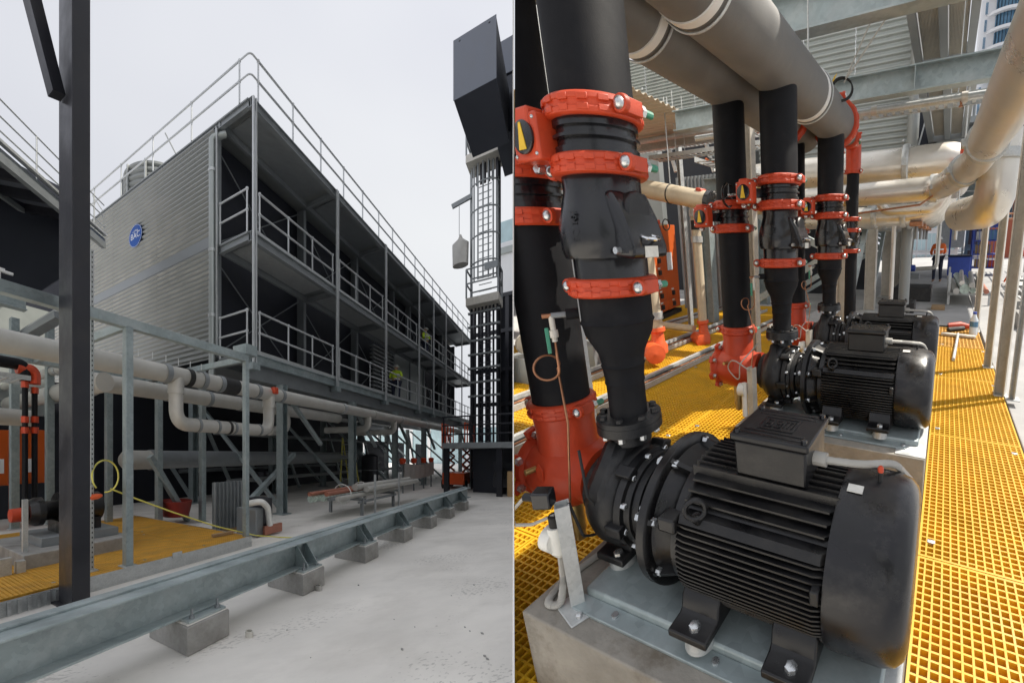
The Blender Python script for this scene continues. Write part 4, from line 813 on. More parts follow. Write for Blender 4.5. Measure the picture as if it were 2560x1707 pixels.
# trestle with pipes
t = thing('pipe_trestle', 'low steel trestle holding pipes wrapped in green film on the slab', 'trestle', V(0.6, 13, FL - 0.06))
for b in (0.12, 1.05):
    for a in (11.2, 13.6): MB().bar(V(b, a, FL - 0.06), V(b, a, FL + 0.75 if b < 0.5 else FL + 0.3), 0.06, 0.06).build('leg', 'galv', t)
for a in (11.2, 13.6): MB().bar(V(0.1, a, FL + 0.22), V(1.1, a, FL + 0.22), 0.06, 0.06).build('cross_bar', 'galv', t)
for i, (b, c, r, m_) in enumerate(((0.28, 0.32, 0.075, 'pipe_grey'), (0.47, 0.36, 0.12, 'film_green'), (0.66, 0.32, 0.07, 'film_green'), (0.82, 0.31, 0.06, 'pipe_grey'), (0.95, 0.31, 0.06, 'copper_pipe_red'), (0.40, 0.50, 0.06, 'pipe_metal'), (0.62, 0.47, 0.07, 'pipe_grey'), (0.78, 0.44, 0.06, 'plastic_grey'))):
    x = MB().lathe(V(b, 10.9 + 0.1 * (i % 3), FL + c), V(0.012 * (i - 3), 1, 0), [(0, r * 0.85), (0, r), (4.2, r), (4.2, r * 0.85), (0.01, r * 0.85)], 16)
    x.build('loose_pipe', m_, label=('grey pipe at the edge of the trestle', 'fat bundle wrapped in green film on the trestle', 'thin pipe wrapped in green film on the trestle', 'grey conduit lying on the trestle', 'red-brown pipe lying on the trestle', 'silver pipe on top of the trestle load', 'grey pipe on top of the green bundle', 'pale plastic pipe on top of the trestle load')[i], cat='pipe', group='pipes on the trestle')
MB().box(-0.25, 0.05, 10.2, 10.6, FL - 0.06, FL + 0.02).build('timber_offcut', 'timber', label='small timber offcut on the grey slab before the trestle', cat='timber')
# worker in orange
def person(label, o, face, h, top, trousers='navy_cloth', helmet='helmet_white', arms=(0.35, 0.35), site=None):
    """standing figure: one continuous skinned body, clothing and helmet as parts"""
    site = CUR[0]; t = thing('person', label, 'person', o)
    f = nrm(np.asarray(face, float)); s_ = np.cross(EZ, f); o = np.asarray(o, float); k = h / 1.75
    J = dict(pel=(0, 0, 0.95), sp=(0, 0.01, 1.15), ch=(0, 0.02, 1.36), nk=(0, 0.0, 1.5), hd=(0, 0.03, 1.62), tp=(0, 0.02, 1.74))
    for n_, sg in (('l', 1), ('r', -1)):
        ar = arms[0] if sg > 0 else arms[1]
        J.update({'sh' + n_: (sg * 0.19, 0, 1.42), 'el' + n_: (sg * 0.26, 0.08 * ar * 3, 1.16), 'wr' + n_: (sg * 0.2, 0.12 + 0.3 * ar, 0.98 + 0.3 * ar), 'hn' + n_: (sg * 0.17, 0.2 + 0.3 * ar, 0.96 + 0.32 * ar),
                  'hp' + n_: (sg * 0.1, 0, 0.9), 'kn' + n_: (sg * 0.12, 0.04, 0.5), 'an' + n_: (sg * 0.13, -0.02, 0.09), 'to' + n_: (sg * 0.14, 0.16, 0.04)})
    def W(p): return o + k * (p[0] * s_ + p[1] * f + p[2] * EZ)
    def skinned(name, chain, rad, m_, par):
        names = list(rad); me = bpy.data.meshes.new(name); arr = [(site.M @ (W(J[n_]) - o)).tolist() for n_ in names]
        me.from_pydata(arr, [(names.index(a_), names.index(b_)) for a_, b_ in chain], [])
        ob = bpy.data.objects.new(name, me); COL.objects.link(ob); ob.parent = par
        ob['_site'] = par['_site']; ob['_pos'] = list(par['_pos'])
        md = ob.modifiers.new('skin', 'SKIN'); md.use_smooth_shade = True
        for i, n_ in enumerate(names): me.skin_vertices[0].data[i].radius = (rad[n_][0] * k, rad[n_][1] * k)
        me.skin_vertices[0].data[0].use_root = True; me.materials.append(MATS[m_])
        ob.modifiers.new('sub', 'SUBSURF').levels = 1; ob.modifiers['sub'].render_levels = 2; return ob
    legs = [('pel', 'hpl'), ('pel', 'hpr')] + [(a_ + n_, b_ + n_) for n_ in 'lr' for a_, b_ in (('hp', 'kn'), ('kn', 'an'), ('an', 'to'))]
    torso = [('pel', 'sp'), ('sp', 'ch'), ('ch', 'nk'), ('nk', 'hd'), ('hd', 'tp')] + [('ch', 'shl'), ('ch', 'shr')] + [(a_ + n_, b_ + n_) for n_ in 'lr' for a_, b_ in (('sh', 'el'), ('el', 'wr'), ('wr', 'hn'))]
    rad = {'pel': (0.16, 0.12), 'sp': (0.15, 0.11), 'ch': (0.17, 0.12), 'nk': (0.06, 0.06), 'hd': (0.085, 0.1), 'tp': (0.06, 0.07)}
    for n_ in 'lr': rad.update({'hp' + n_: (0.1, 0.1), 'kn' + n_: (0.065, 0.065), 'an' + n_: (0.048, 0.048), 'to' + n_: (0.045, 0.035), 'sh' + n_: (0.065, 0.065), 'el' + n_: (0.046, 0.046), 'wr' + n_: (0.034, 0.034), 'hn' + n_: (0.04, 0.025)})
    skinned('body', legs + torso, rad, 'skin', t)
    jr = {n_: (r_[0] * 1.14, r_[1] * 1.14) for n_, r_ in rad.items() if n_[:2] in ('pe', 'sp', 'ch', 'sh', 'el')}; jr['nk'] = (0.075, 0.075)
    for n_ in 'lr': jr['wr' + n_] = (0.042, 0.042)
    skinned('jacket', [c for c in torso if c[0] in jr and c[1] in jr], jr, top, t)
    tr = {n_: (r_[0] * 1.12, r_[1] * 1.12) for n_, r_ in rad.items() if n_[:2] in ('pe', 'hp', 'kn', 'an')}
    skinned('trousers', [c for c in legs if c[0] in tr and c[1] in tr], tr, trousers, t)
    MB().lathe(W((0, 0.03, 1.655)), EZ, [(0, 0.155 * k), (0.008 * k, 0.155 * k), (0.012 * k, 0.12 * k), (0.07 * k, 0.1 * k), (0.11 * k, 0.06 * k), (0.125 * k, 0)], 18).build('helmet', helmet, t)
    x = MB()
    for z in (1.05, 1.25): x.lathe(W((0, 0.01, z)), EZ, [(0, 0.19 * k), (0.05 * k, 0.19 * k)], 18)
    x.build('reflective_band', 'sign_white', t); return t
person('worker in an orange hi-vis jacket standing by the stand pipe', V(-0.30, 17.2, FL - 0.06), V(-0.2, 1, 0), 1.75, 'hivis_orange')
# blue stock trolley
t = thing('stock_trolley', 'blue cage trolley loaded with boxes beyond the trestle', 'trolley', V(1.2, 21, FL - 0.06))
for b in (0.1, 1.05, 2.2):
    for a in (20.6, 21.8): MB().bar(V(b, a, FL), V(b, a, 1.0 if b < 0.5 else 0.75), 0.07, 0.07).build('post', 'trolley_blue', t)
for c in (-1.3, -0.7, -0.1, 0.5):
    MB().box(1.05, 2.2, 20.6, 21.8, c, c + 0.05).build('shelf', 'trolley_blue', t)
for i in range(8): MB().bar(V(1.12 + i * 0.15, 20.58, -1.3), V(1.12 + i * 0.15, 20.58, 0.75), 0.02, 0.02).build('cage_bar', 'trolley_blue', t)
for i, (b, c, wd, h, m_) in enumerate(((1.2, -1.25, 0.5, 0.35, 'carton'), (1.75, -1.25, 0.4, 0.3, 'red_paint'), (1.2, -0.65, 0.6, 0.4, 'carton'), (1.2, -0.05, 0.35, 0.4, 'plastic_white'), (1.6, -0.05, 0.5, 0.45, 'glass_blue'), (1.15, 0.55, 0.4, 0.3, 'red_paint'), (1.6, 0.55, 0.5, 0.35, 'trolley_blue'))):
    MB().box(b, b + wd, 20.8, 21.5, c, c + h).build('stock_box', m_, label=('brown carton on the lowest trolley shelf', 'red box on the lowest trolley shelf', 'brown carton on the middle trolley shelf', 'white box on the upper trolley shelf', 'pale blue tub on the upper trolley shelf', 'red box on the trolley roof', 'blue box on the trolley roof')[i], cat='box', bevel=0.02, group='boxes on the blue trolley')
t = thing('tool_bin', 'dark violet steel bin beside the blue trolley', 'bin', V(0.45, 19.5, FL)); MB().box(0.08, 0.95, 19.2, 20.0, FL - 0.05, FL + 0.85).build('shell', 'trolley_blue', t, bevel=0.03); MB().box(0.05, 0.98, 19.17, 20.03, FL + 0.85, FL + 0.9).build('lid', 'navy_cloth', t)
t = thing('hose_coil', 'stack of pale coiled hose above the blue trolley', 'hose', V(1.6, 22.6, 1.0))
for k in range(4): MB().ring(V(1.7, 22.6, 0.7 + 0.13 * k), EZ, 0.42 - 0.04 * k, 0.07, 24, 8).build('coil', 'plastic_grey', t)
t = thing('control_cabinet', 'grey control cabinet on a frame behind the worker', 'cabinet', V(0.2, 23, 0)); MB().box(-0.35, 0.75, 22.8, 23.2, -0.4, 1.1).build('shell', 'galv', t, bevel=0.02); MB().box(0.05, 0.35, 22.78, 22.8, 0.5, 0.8).build('window', 'glass_dark', t)
for b in (-0.3, 0.7): MB().bar(V(b, 23, FL), V(b, 23, -0.4), 0.08, 0.08).build('leg', 'steel_grey', t)
# tools and bottle on the walkway end panel
p, q, r_ = bC(2330, 890, FL), bC(2430, 875, FL), bC(2384, 905, FL)
t = thing('floor_squeegee', 'T-shaped squeegee lying on the yellow walkway grating', 'squeegee', (p + q) / 2)
p = bC(2353, 838, FL); q = bC(2438, 847, FL); r_ = bC(2383, 903, FL)
MB().bar(p + V(0, 0, 0.03), q + V(0, 0, 0.03), 0.09, 0.04).build('blade', 'galv_warm', t, bevel=0.006); MB().tube([(p + q) / 2 + V(0, 0, 0.05), r_ + V(0, 0, 0.025)], 0.022, 12).build('handle', 'galv', t)
p = bC(2385, 822, FL); t = thing('power_tool', 'red and black hand tool lying on the walkway end panel', 'tool', p)
MB().tube([p + V(-0.1, 0, 0.05), p + V(0.1, 0.05, 0.06), p + V(0.3, 0.0, 0.05)], [0.05, 0.07, 0.03], 12).build('body', 'red_paint', t); MB().tube([p + V(-0.4, 0.05, 0.03), p + V(-0.1, 0, 0.04)], 0.02, 8).tube([p + V(-0.1, -0.3, 0.04), p + V(0.15, -0.1, 0.04)], 0.04, 10).build('grip', 'rubber', t)
p = bC(2432, 838, FL); t = thing('water_bottle', 'clear plastic water bottle standing on the walkway end panel', 'bottle', p)
MB().lathe(p, EZ, [(0, 0.0), (0, 0.06), (0.02, 0.065), (0.14, 0.062), (0.16, 0.058), (0.26, 0.064), (0.33, 0.03), (0.36, 0.026)], 20).build('bottle_body', 'clear_bottle', t); MB().lathe(p + V(0, 0, 0.36), EZ, [(0, 0.03), (0.035, 0.03), (0.036, 0)], 14).build('cap', 'trolley_blue', t); MB().lathe(p + V(0, 0, 0.15), EZ, [(0, 0.066), (0.09, 0.066)], 20).build('wrapper', 'glass_blue', t)
# sunlit yard on the right
for i, (b, a) in enumerate(((1.55, 8.6), (1.75, 10.4), (1.95, 12.2), (2.1, 14.0), (2.3, 16.0))):
    t = thing('concrete_block', 'pale concrete footing block in the sunlit strip beyond the posts', 'block', V(b, a, FL - 0.06), 'footing blocks in the sun')
    MB().box(b - 0.28, b + 0.28, a - 0.3, a + 0.3, FL - 0.06, FL + 0.22).build('block', 'concrete_block', t, bevel=0.012); MB().box(b - 0.16, b + 0.16, a - 0.6, a + 0.6, FL + 0.22, FL + 0.24).build('cap_plate', 'galv', t)
    for s_ in (-1, 1): MB().cyl(V(b + s_ * 0.1, a, FL + 0.24), V(b + s_ * 0.1, a, FL + 0.31), 0.018, 8).build('anchor_bolt', 'zinc_bolt', t)
t = thing('anchor_bolt', 'steel anchor bolt standing in the pavement beside the walkway', 'bolt', V(0.78, 3.45, FL - 0.06)); MB().cyl(V(0.78, 3.45, FL - 0.06), V(0.78, 3.45, FL + 0.0), 0.02, 10).build('shank', 'steel_grey', t); MB().hexnut(V(0.78, 3.45, FL - 0.055), EZ, 0.035, 0.025).build('nut', 'steel_grey', t)
t = thing('site_scaffold', 'pipe rails and uprights in front of the street beyond the posts', 'scaffold', V(2.4, 18, FL))
for a in (10, 13, 16, 19, 22): MB().cyl(V(2.9 + a * 0.02, a, FL), V(2.9 + a * 0.02, a, 1.6), 0.03, 8).build('upright', 'galv_warm', t)
for c in (-0.9, -0.4, 0.9, 1.25): MB().cyl(V(3.0, 9.5, c), V(3.4, 24, c), 0.03, 8).build('rail', 'copper' if c > 0 else 'galv', t)
for c in (0.95, 1.2): MB().cyl(V(-0.6, 24, c), V(3.4, 24, c), 0.04, 8).build('rail', 'copper', t)
t = thing('orange_brace', 'orange tripod brace leaning in the sunlit strip', 'brace', V(2.3, 17, FL)); MB().tube([V(2.0, 17, FL), V(2.5, 17, -0.4)], 0.03, 8).tube([V(2.8, 17.2, FL), V(2.5, 17, -0.4)], 0.03, 8).build('tube', 'plug_orange', t)

# --- plant room side on the left
p = bC(1640, 806, FL); q = bC(1703, 778, FL); cab_h = bA(1690, 565, 7.6)[2]
t = thing('switch_cabinet', 'orange switchboard cabinet with rows of black handles and a white notice', 'cabinet', V(-6.0, 7.2, FL))
cb0 = V(p[0], p[1], FL); cb1 = V(q[0], q[1], FL); d = nrm(cb1 - cb0); L = np.linalg.norm(cb1 - cb0); nrm_ = nrm(V(d[1], -d[0], 0))
if nrm_ @ V(1, -1, 0) < 0: nrm_ = -nrm_
cc = (cb0 + cb1) / 2 - d * 0.7
MB().obox(cc - nrm_ * 0.3 + EZ * (0.1 + (cab_h - FL) / 2), d * (L / 2 + 0.7), nrm_ * 0.3, EZ * ((cab_h - FL) / 2 - 0.05)).build('shell', 'orange_paint', t, bevel=0.01)
MB().obox(cc - nrm_ * 0.28 + EZ * 0.05, d * (L / 2 + 0.7), nrm_ * 0.3, EZ * 0.05).build('base_plinth', 'rubber', t)
hh = cab_h - FL
for i in range(3):
    x0 = -0.35 + i * 0.65
    for j in range(7):
        if i == 2 and 1 < j: break
        z = FL + 0.15 + j * (hh - 0.25) / 7; dw = MB().obox(cb0 + d * (x0 + 0.05) + EZ * (z - FL + (hh - 0.25) / 14) + nrm_ * 0.005, d * 0.30, nrm_ * 0.008, EZ * ((hh - 0.25) / 14 - 0.012)).build('drawer', 'orange_paint', t, bevel=0.004)
        MB().obox(cb0 + d * (x0 + 0.05) + EZ * (z - FL + 0.12) + nrm_ * 0.035, d * 0.045, nrm_ * 0.025, EZ * 0.05).build('handle', 'rubber', dw); MB().obox(cb0 + d * (x0 + 0.05) + EZ * (z - FL + 0.21) + nrm_ * 0.018, d * 0.06, nrm_ * 0.003, EZ * 0.018).build('name_tag', 'label_white', dw)
MB().obox(cb0 + d * 0.95 + EZ * 1.25 + nrm_ * 0.018, d * 0.14, nrm_ * 0.003, EZ * 0.2).build('notice', 'sign_white', t)
t = thing('cladding_wall', 'shadowed corrugated wall right of the orange cabinet', 'wall', V(-6, 9, FL))
p = bC(1702, 772, FL); q = bC(1800, 760, FL)
MB().corr(V(p[0], 8.6, FL), V(0, 0, 3.2), V(1.9, 0, 0), -EY, 18, 0.04).build('sheet', 'steel_grey', t)
t = thing('shade_backdrop', 'dark backdrop sheet standing in for the shaded interior behind the frames and trays', 'wall', V(-9, 13.6, FL)); MB().box(-22, -2.4, 14.2, 14.4, FL - 0.25, 4.4).build('panel', 'fill_dark', t); MB().box(-22, -7.4, 9.5, 9.7, FL - 0.25, 3.6).build('panel', 'cladding_grey', t)  # dark panel gives the unlit interior by its colour
p = bA(1660, 500, 5.2)
t = pipe_run('cream horizontal pipe with black clamp ring and a red end valve', [bA(1560, 462, 5.2), bA(1770, 503, 5.2)], 0.135, 0.2, (), 'pipe_cream', 'cream_pipe')
P0, P1 = bA(1560, 462, 5.2), bA(1770, 503, 5.2); dd = P1 - P0
MB().ring(P0 + dd * 0.58, dd, 0.138, 0.01, 28, 6).build('clamp_ring', 'rubber', t); MB().cyl(P0 + dd * 0.58 + V(0, 0, 0.13), P0 + dd * 0.58 + V(0, 0, 1.3), 0.008, 8).build('hanger_rod', 'galv', t)
MB().obox(P0 + dd * 0.93, nrm(dd) * 0.05, V(0, 0.08, 0), V(0, 0, 0.16)).build('valve_gear', 'red_paint', t, bevel=0.02); MB().lathe(P0 + dd * 0.97, dd, [(0, 0.1), (0.05, 0.16), (0.12, 0.16), (0.14, 0.1)], 20).build('valve', 'black_gloss', t)
def drop(label, x0, y0, x1, y1, a, r, valve):
    p = bA(x0, y0, a); q = bA(x1, y1, a); t = thing('cream_pipe', label, 'pipe', q); MB().cyl(p, q, r, 20).build('pipe', 'pipe_cream', t)
    for s_ in (0.06, 0.28) if valve == 2 else (0.9,):
        o = p + (q - p) * s_; MB().lathe(o, EZ, [(-0.05, r), (-0.05, r * 1.25), (0.05, r * 1.25), (0.05, r)], 18).build('clamp_band', 'galv', t)
    if valve == 2: MB().cyl(p + (q - p) * 0.12, p + (q - p) * 0.2, r * 1.05, 16).build('rubber_sleeve', 'rubber', t)
    MB().lathe(q, -EZ, [(0, r * 1.3), (0.05, r * 1.35), (0.07, r), (0.2, r * 1.1), (0.26, r * 1.5), (0.36, r * 1.5), (0.4, 0)], 20).lathe(q + V(-0.12, -0.06, -0.3), nrm(V(0.8, -0.6, 0)), [(0, 0), (0, r * 1.4), (0.28, r * 1.4), (0.3, r * 1.55), (0.38, r * 1.55), (0.4, 0)], 20).build('strainer', 'plug_orange', t); return t
drop('tall cream pipe with rubber sleeve dropping to a red strainer', 1736, 515, 1757, 800, 5.6, 0.075, 2)
drop('cream pipe behind the first riser dropping to a bright red strainer', 1600, 500, 1642, 818, 4.3, 0.085, 1)
t = pipe_run('short grey pipe lying between the two red strainers', [bA(1650, 812, 5.5), bA(1735, 822, 5.5)], 0.06, 0.1, (), 'pipe_cream', 'cream_pipe')
t = thing('dial_valve', 'small red dial valve with black hand wheel above the orange cabinet', 'valve', bA(1640, 560, 5.0)); p = bA(1638, 560, 5.0)
MB().box(p[0] - 0.06, p[0] + 0.06, 4.95, 5.05, p[2] - 0.06, p[2] + 0.06).build('gear_box', 'red_paint', t, bevel=0.01); MB().cyl(p + V(0.06, 0, -0.02), p + V(0.2, 0, -0.02), 0.012, 8).build('shaft', 'chrome', t); MB().ring(p + V(0.2, 0, -0.02), EX, 0.08, 0.01, 20, 6).build('hand_wheel', 'black_gloss', t)
t = thing('pipe_skid', 'row of silver flanged pump pipes behind the first suction riser', 'skid', V(-4.6, 2.8, FL))
for k in range(3):
    p = V(-4.7 + 0.05 * k, 2.35 + k * 0.75, -1.1); MB().lathe(p, EX, [(0, 0.06), (0, 0.13), (0.03, 0.13), (0.035, 0.07), (0.35, 0.07), (0.36, 0.12), (0.39, 0.12), (0.4, 0.06)], 20).cyl(p + V(0.2, 0, 0), p + V(0.2, 0, 0.9), 0.06, 14).build('flanged_pipe', 'pipe_metal', t); MB().box(-4.9, -4.2, 2.2 + k * 0.75, 2.5 + k * 0.75, FL, -1.25).build('support', 'steel_grey', t)
for k in range(2):
    p = bA(1690 + k * 95, 430, 7.2); MB().tube(bendpath([p + V(-0.5, 0, 0.9), p + V(-0.2, 0, 0.75), p + V(0, 0, 0)], 0.4), 0.04, 10).build('flexible_conduit', 'plastic_white', label=('pale conduit curving down from the hung tray', 'pale conduit curling beside the second suction riser')[k], cat='conduit')

# --- the city beyond the deck
def facade(t, b0, b1, a, c0, c1, nb, nc, gm='glass_blue', fm='render_white', gap=0.25, depth=0.25):
    wd, hh = (b1 - b0) / nb, (c1 - c0) / nc
    for i in range(nb):
        for j in range(nc):
            x0, x1, z0, z1 = b0 + (i + gap / 2) * wd, b0 + (i + 1 - gap / 2) * wd, c0 + (j + gap * 0.6) * hh, c0 + (j + 1 - gap * 0.6) * hh
            f = MB().box(x0, x1, a - 0.02, a + depth, z0, z1).build('window', fm, t); MB().box(x0 + wd * 0.04, x1 - wd * 0.04, a - 0.035, a - 0.021, z0 + hh * 0.04, z1 - hh * 0.04).build('pane', gm, f)
            MB().box((x0 + x1) / 2 - wd * 0.02, (x0 + x1) / 2 + wd * 0.02, a - 0.05, a - 0.036, z0, z1).build('mullion', fm, f)
a = 60
p, q = bA(2436, 235, a), bA(2488, -40, a)
t = thing('apartment_tower', 'white apartment tower with curved glazed balconies', 'building', V(p[0], a, FL))
bl, br = p[0], bA(2492, 100, a)[0]
MB().box(bl, br, a, a + 8, FL, q[2] + 4).build('wall', 'render_white', t)
zb, zt = bA(2460, 330, a)[2], bA(2460, -40, a)[2]
facade(t, bl + 0.4, br - 1.2, a - 0.1, zb, zt, 2, 9, 'glass_blue', gap=0.2)
cx = bA(2516, 100, a)[0]; fh = (zt - zb) / 9
for j in range(10):
    z = zb + j * fh
    MB().lathe(V(cx, a + 1.6, z), EZ, [(0, 0), (0, 2.7), (0.3, 2.7), (0.3, 0)], 40).build('balcony_slab', 'render_white', t)
    MB().lathe(V(cx, a + 1.6, z + 0.3), EZ, [(0, 0), (0, 2.1), (fh - 0.3, 2.1), (fh - 0.3, 0)], 40).build('glazed_bay', 'glass_blue', t)
    for k in range(14):
        q_ = -math.pi / 2 + (k - 6.5) * 0.17; MB().bar(V(cx + 2.15 * math.cos(q_), a + 1.6 + 2.15 * math.sin(q_), z + 0.3), V(cx + 2.15 * math.cos(q_), a + 1.6 + 2.15 * math.sin(q_), z + fh), 0.08, 0.08).build('mullion', 'glass_dark', t)
p = bA(2500, 300, 85)
t = thing('brick_tower', 'red clad tower behind the white apartment tower', 'building', V(p[0] + 6, 85, FL)); MB().box(p[0] + 1, p[0] + 30, 86, 96, FL, 80).build('wall', 'brick_red', t)
for j in range(12): MB().box(p[0] + 1, p[0] + 30, 85.7, 85.99, 8 + j * 5, 8.4 + j * 5).build('string_course', 'cladding_grey', t)
for lb, x0, x1, y0, y1, a, nb, nc, gm, wm in (('pale glass office block beyond the worker', 2215, 2420, 330, 690, 45, 7, 6, 'glass_pale', 'render_white'), ('dark glazed shopfront block right of the pipes', 2405, 2700, 380, 690, 50, 8, 4, 'glass_dark', 'glass_blue'), ('brown brick block behind the right hand posts', 2470, 2640, 390, 560, 40, 5, 3, 'glass_dark', 'brick_red')):
    p, q = bA(x0, y1, a), bA(x1, y0, a); t = thing('city_building', lb, 'building', V(p[0], a, FL)); MB().box(p[0], q[0], a, a + 6, FL - 0.25, q[2]).build('wall', wm, t); facade(t, p[0] + 0.2, q[0] - 0.2, a - 0.1, p[2] + 0.3, q[2] - 0.3, nb, nc, gm, wm if wm != 'brick_red' else 'cladding_grey', gap=0.12)

# --- tower recess, and added overhead plates that shade the deck
q0, q1 = bA(2266, 390, 9.6), bA(2442, -60, 9.6)
t = thing('tower_recess', 'dark recess and grey corner post beside the ribbed cladding', 'wall', V(q0[0], 9.6, q0[2])); MB().box(q0[0], q1[0] - 0.5, 9.6, 9.7, q0[2], q1[2]).build('dark_panel', 'duct_dark', t); MB().box(q1[0] - 0.48, q1[0] - 0.12, 9.5, 9.7, 1.5, q1[2]).build('corner_post', 'cladding_light', t)
for k in range(4): MB().bar(V(q0[0] + 0.2, 9.55, q0[2] + k * 1.2), V(q1[0] - 0.6, 9.55, q0[2] + 1.2 + k * 1.2), 0.03, 0.03).build('tie_rod', 'galv', t)
t = thing('shade_canopy', 'added galvanised plate canopy out of view, shading the first pump', 'canopy', V(1.0, 2.2, 2.4))  # added overhead, sized so its shadow covers the first pump
for i in range(4): MB().box(0.2 + i * 0.44, 0.63 + i * 0.44, 1.5, 3.0, 2.4, 2.42).build('plate', 'galv', t)
for a in (1.55, 2.95): MB().box(0.2, 1.96, a - 0.04, a + 0.04, 2.28, 2.399).build('bearer', 'galv_beam', t)
t = thing('shade_canopy', 'added galvanised plate canopy behind the camera, cutting sky light on the deck', 'canopy', V(0, -2.5, 2.6))  # unseen, added to dim the light arriving from behind the camera
for i in range(9): MB().box(-5.6 + i * 1.1, -4.52 + i * 1.1, -5.0, -0.4, 2.6, 2.63).build('plate', 'cladding_light', t)
for a in (-4.6, -2.6, -0.6): MB().box(-5.6, 4.3, a - 0.05, a + 0.05, 2.4, 2.599).build('bearer', 'galv_beam', t)

t = thing('tower_shade_slab', 'added steel slab under the tower, shading the far end of the pump deck', 'deck', V(-1, 18, 2.3)); MB().box(-6, 2.7, 9.8, 27, 2.3, 2.42).build('slab', 'steel_grey', t)  # slab added and widened to throw shade on the far floor
for a in (12.4, 15.1, 17.8, 20.5, 23.5): MB().ibeam(V(-6, a, 2.18), V(2.7, a, 2.18), 0.22, 0.15).build('floor_beam', 'galv_beam', t)
# ================================================================ PLANT YARD
CUR[0] = YARD
MB().add([V(-12, -40, 0), V(500, -40, 0), V(500, 500, 0), V(-12, 500, 0)], [(0, 1, 2, 3)]).build('ground', 'concrete_pale', kind='structure')
# --- foundation beam on its blocks
BL = 2.50
t = thing('foundation_beam', 'long galvanised steel beam on concrete blocks across the pale slab', 'beam', V(6, BL, 0.27))
MB().box(-1.0, 13.1, BL - 0.006, BL + 0.006, 0.285, 0.552).build('web', 'galv_beam', t)
MB().box(-1.0, 13.1, BL - 0.105, BL + 0.105, 0.552, 0.568).build('top_flange', 'galv_beam', t, bevel=0.003)
MB().box(-1.0, 13.1, BL - 0.105, BL + 0.105, 0.268, 0.285).build('bottom_flange', 'galv_beam', t, bevel=0.003)
MB().box(-1.0, 13.1, BL + 0.02, BL + 0.10, 0.5682, 0.586).build('top_lip', 'galv_beam', t, bevel=0.003)
for k in range(-1, 7):
    r0 = 1.935 + 1.642 * k
    c = thing('concrete_block', {0: 'concrete footing block near the pipe ring, beam above it without gussets', 1: 'concrete footing block with the pale tape roll at its foot'}.get(k, 'weathered concrete footing block under the gusseted stretch of the long beam'), 'block', V(r0 + 0.24, 2.55, 0), 'blocks under the foundation beam')
    MB().box(r0, r0 + 0.47, 2.30, 2.80, 0, 0.235).build('block', 'concrete_block', c, bevel=0.012)
    MB().box(r0 + 0.01, r0 + 0.46, 2.31, 2.79, 0.235, 0.246).build('grout_bed', 'concrete_pale', c, bevel=0.005)
    MB().box(r0 + 0.03, r0 + 0.44, 2.315, 2.785, 0.246, 0.266).build('base_plate', 'galv_beam', c, bevel=0.003)
    for i in (0.09, 0.37):
        MB().hexnut(V(r0 + i, 2.352, 0.266), EZ, 0.024, 0.022).build('nut', 'steel_grey', c); MB().cyl(V(r0 + i, 2.352, 0.266), V(r0 + i, 2.352, 0.345), 0.012, 8).build('anchor_bolt', 'steel_grey', c)
    if k >= 1:
        for i in (0.13, 0.33): MB().extr([(0, 0), (0.17, 0), (0.17, 0.03), (0.03, 0.22), (0, 0.24)], V(r0 + i, BL - 0.007, 0.287), V(0, -1, 0), EZ, V(0.012, 0, 0)).build('gusset', 'galv_beam', t)
for lb, x, y, r, h, m_ in (('short pale plastic pipe ring lying on the concrete slab', 623, 1590, 0.035, 0.05, 'jerry_white'), ('roll of pale tape beside the second concrete block', 795, 1474, 0.042, 0.055, 'plastic_grey')):
    p = aZ(x, y, 0); t = thing('pipe_ring', lb, 'ring', p); MB().lathe(p, EZ, [(0, r * 0.7), (0, r), (h, r), (h, r * 0.7), (0.002, r * 0.7)], 24).build('ring', m_, t)
random.seed(4)
for i in range(16):
    p = aZ(random.uniform(560, 1270), random.uniform(1440, 1690), 0); s_ = random.uniform(0.004, 0.012)
    MB().obox(p + V(0, 0, s_ * 0.4), V(s_, s_ * 0.4, 0), V(-s_ * 0.3, s_ * 0.8, 0), V(0, 0, s_ * 0.4)).build('grit_chip', 'concrete_block', label='tiny grey chip of grit lying on the pale slab', cat='debris', group='grit chips on the slab')
# --- black steel post and brace
p = aZ(180, 1525, 0); pr0, pl0 = p[0], p[1]; dr = aL(226, 1500, pl0)[0] - pr0; dl = aR(147, 1500, pr0)[1] - pl0
t = thing('steel_post', 'tall black steel post with a diagonal brace in front of the yard', 'post', p)
MB().box(pr0, pr0 + dr, pl0, pl0 + dl, 0.0, 13).build('shaft', 'black_steel', t, bevel=0.006)
A_, B_ = aL(142, 240, pl0 + dl * 0.6), aL(78, -10, pl0 + dl * 0.6); MB().bar(A_, A_ + (B_ - A_) * 2.2, 0.12, 0.13).build('brace', 'black_steel', t)
MB().box(pr0 - 0.06, pr0 + dr + 0.06, pl0 - 0.06, pl0 + dl + 0.06, 0, 0.02).build('base_plate', 'black_steel', t)
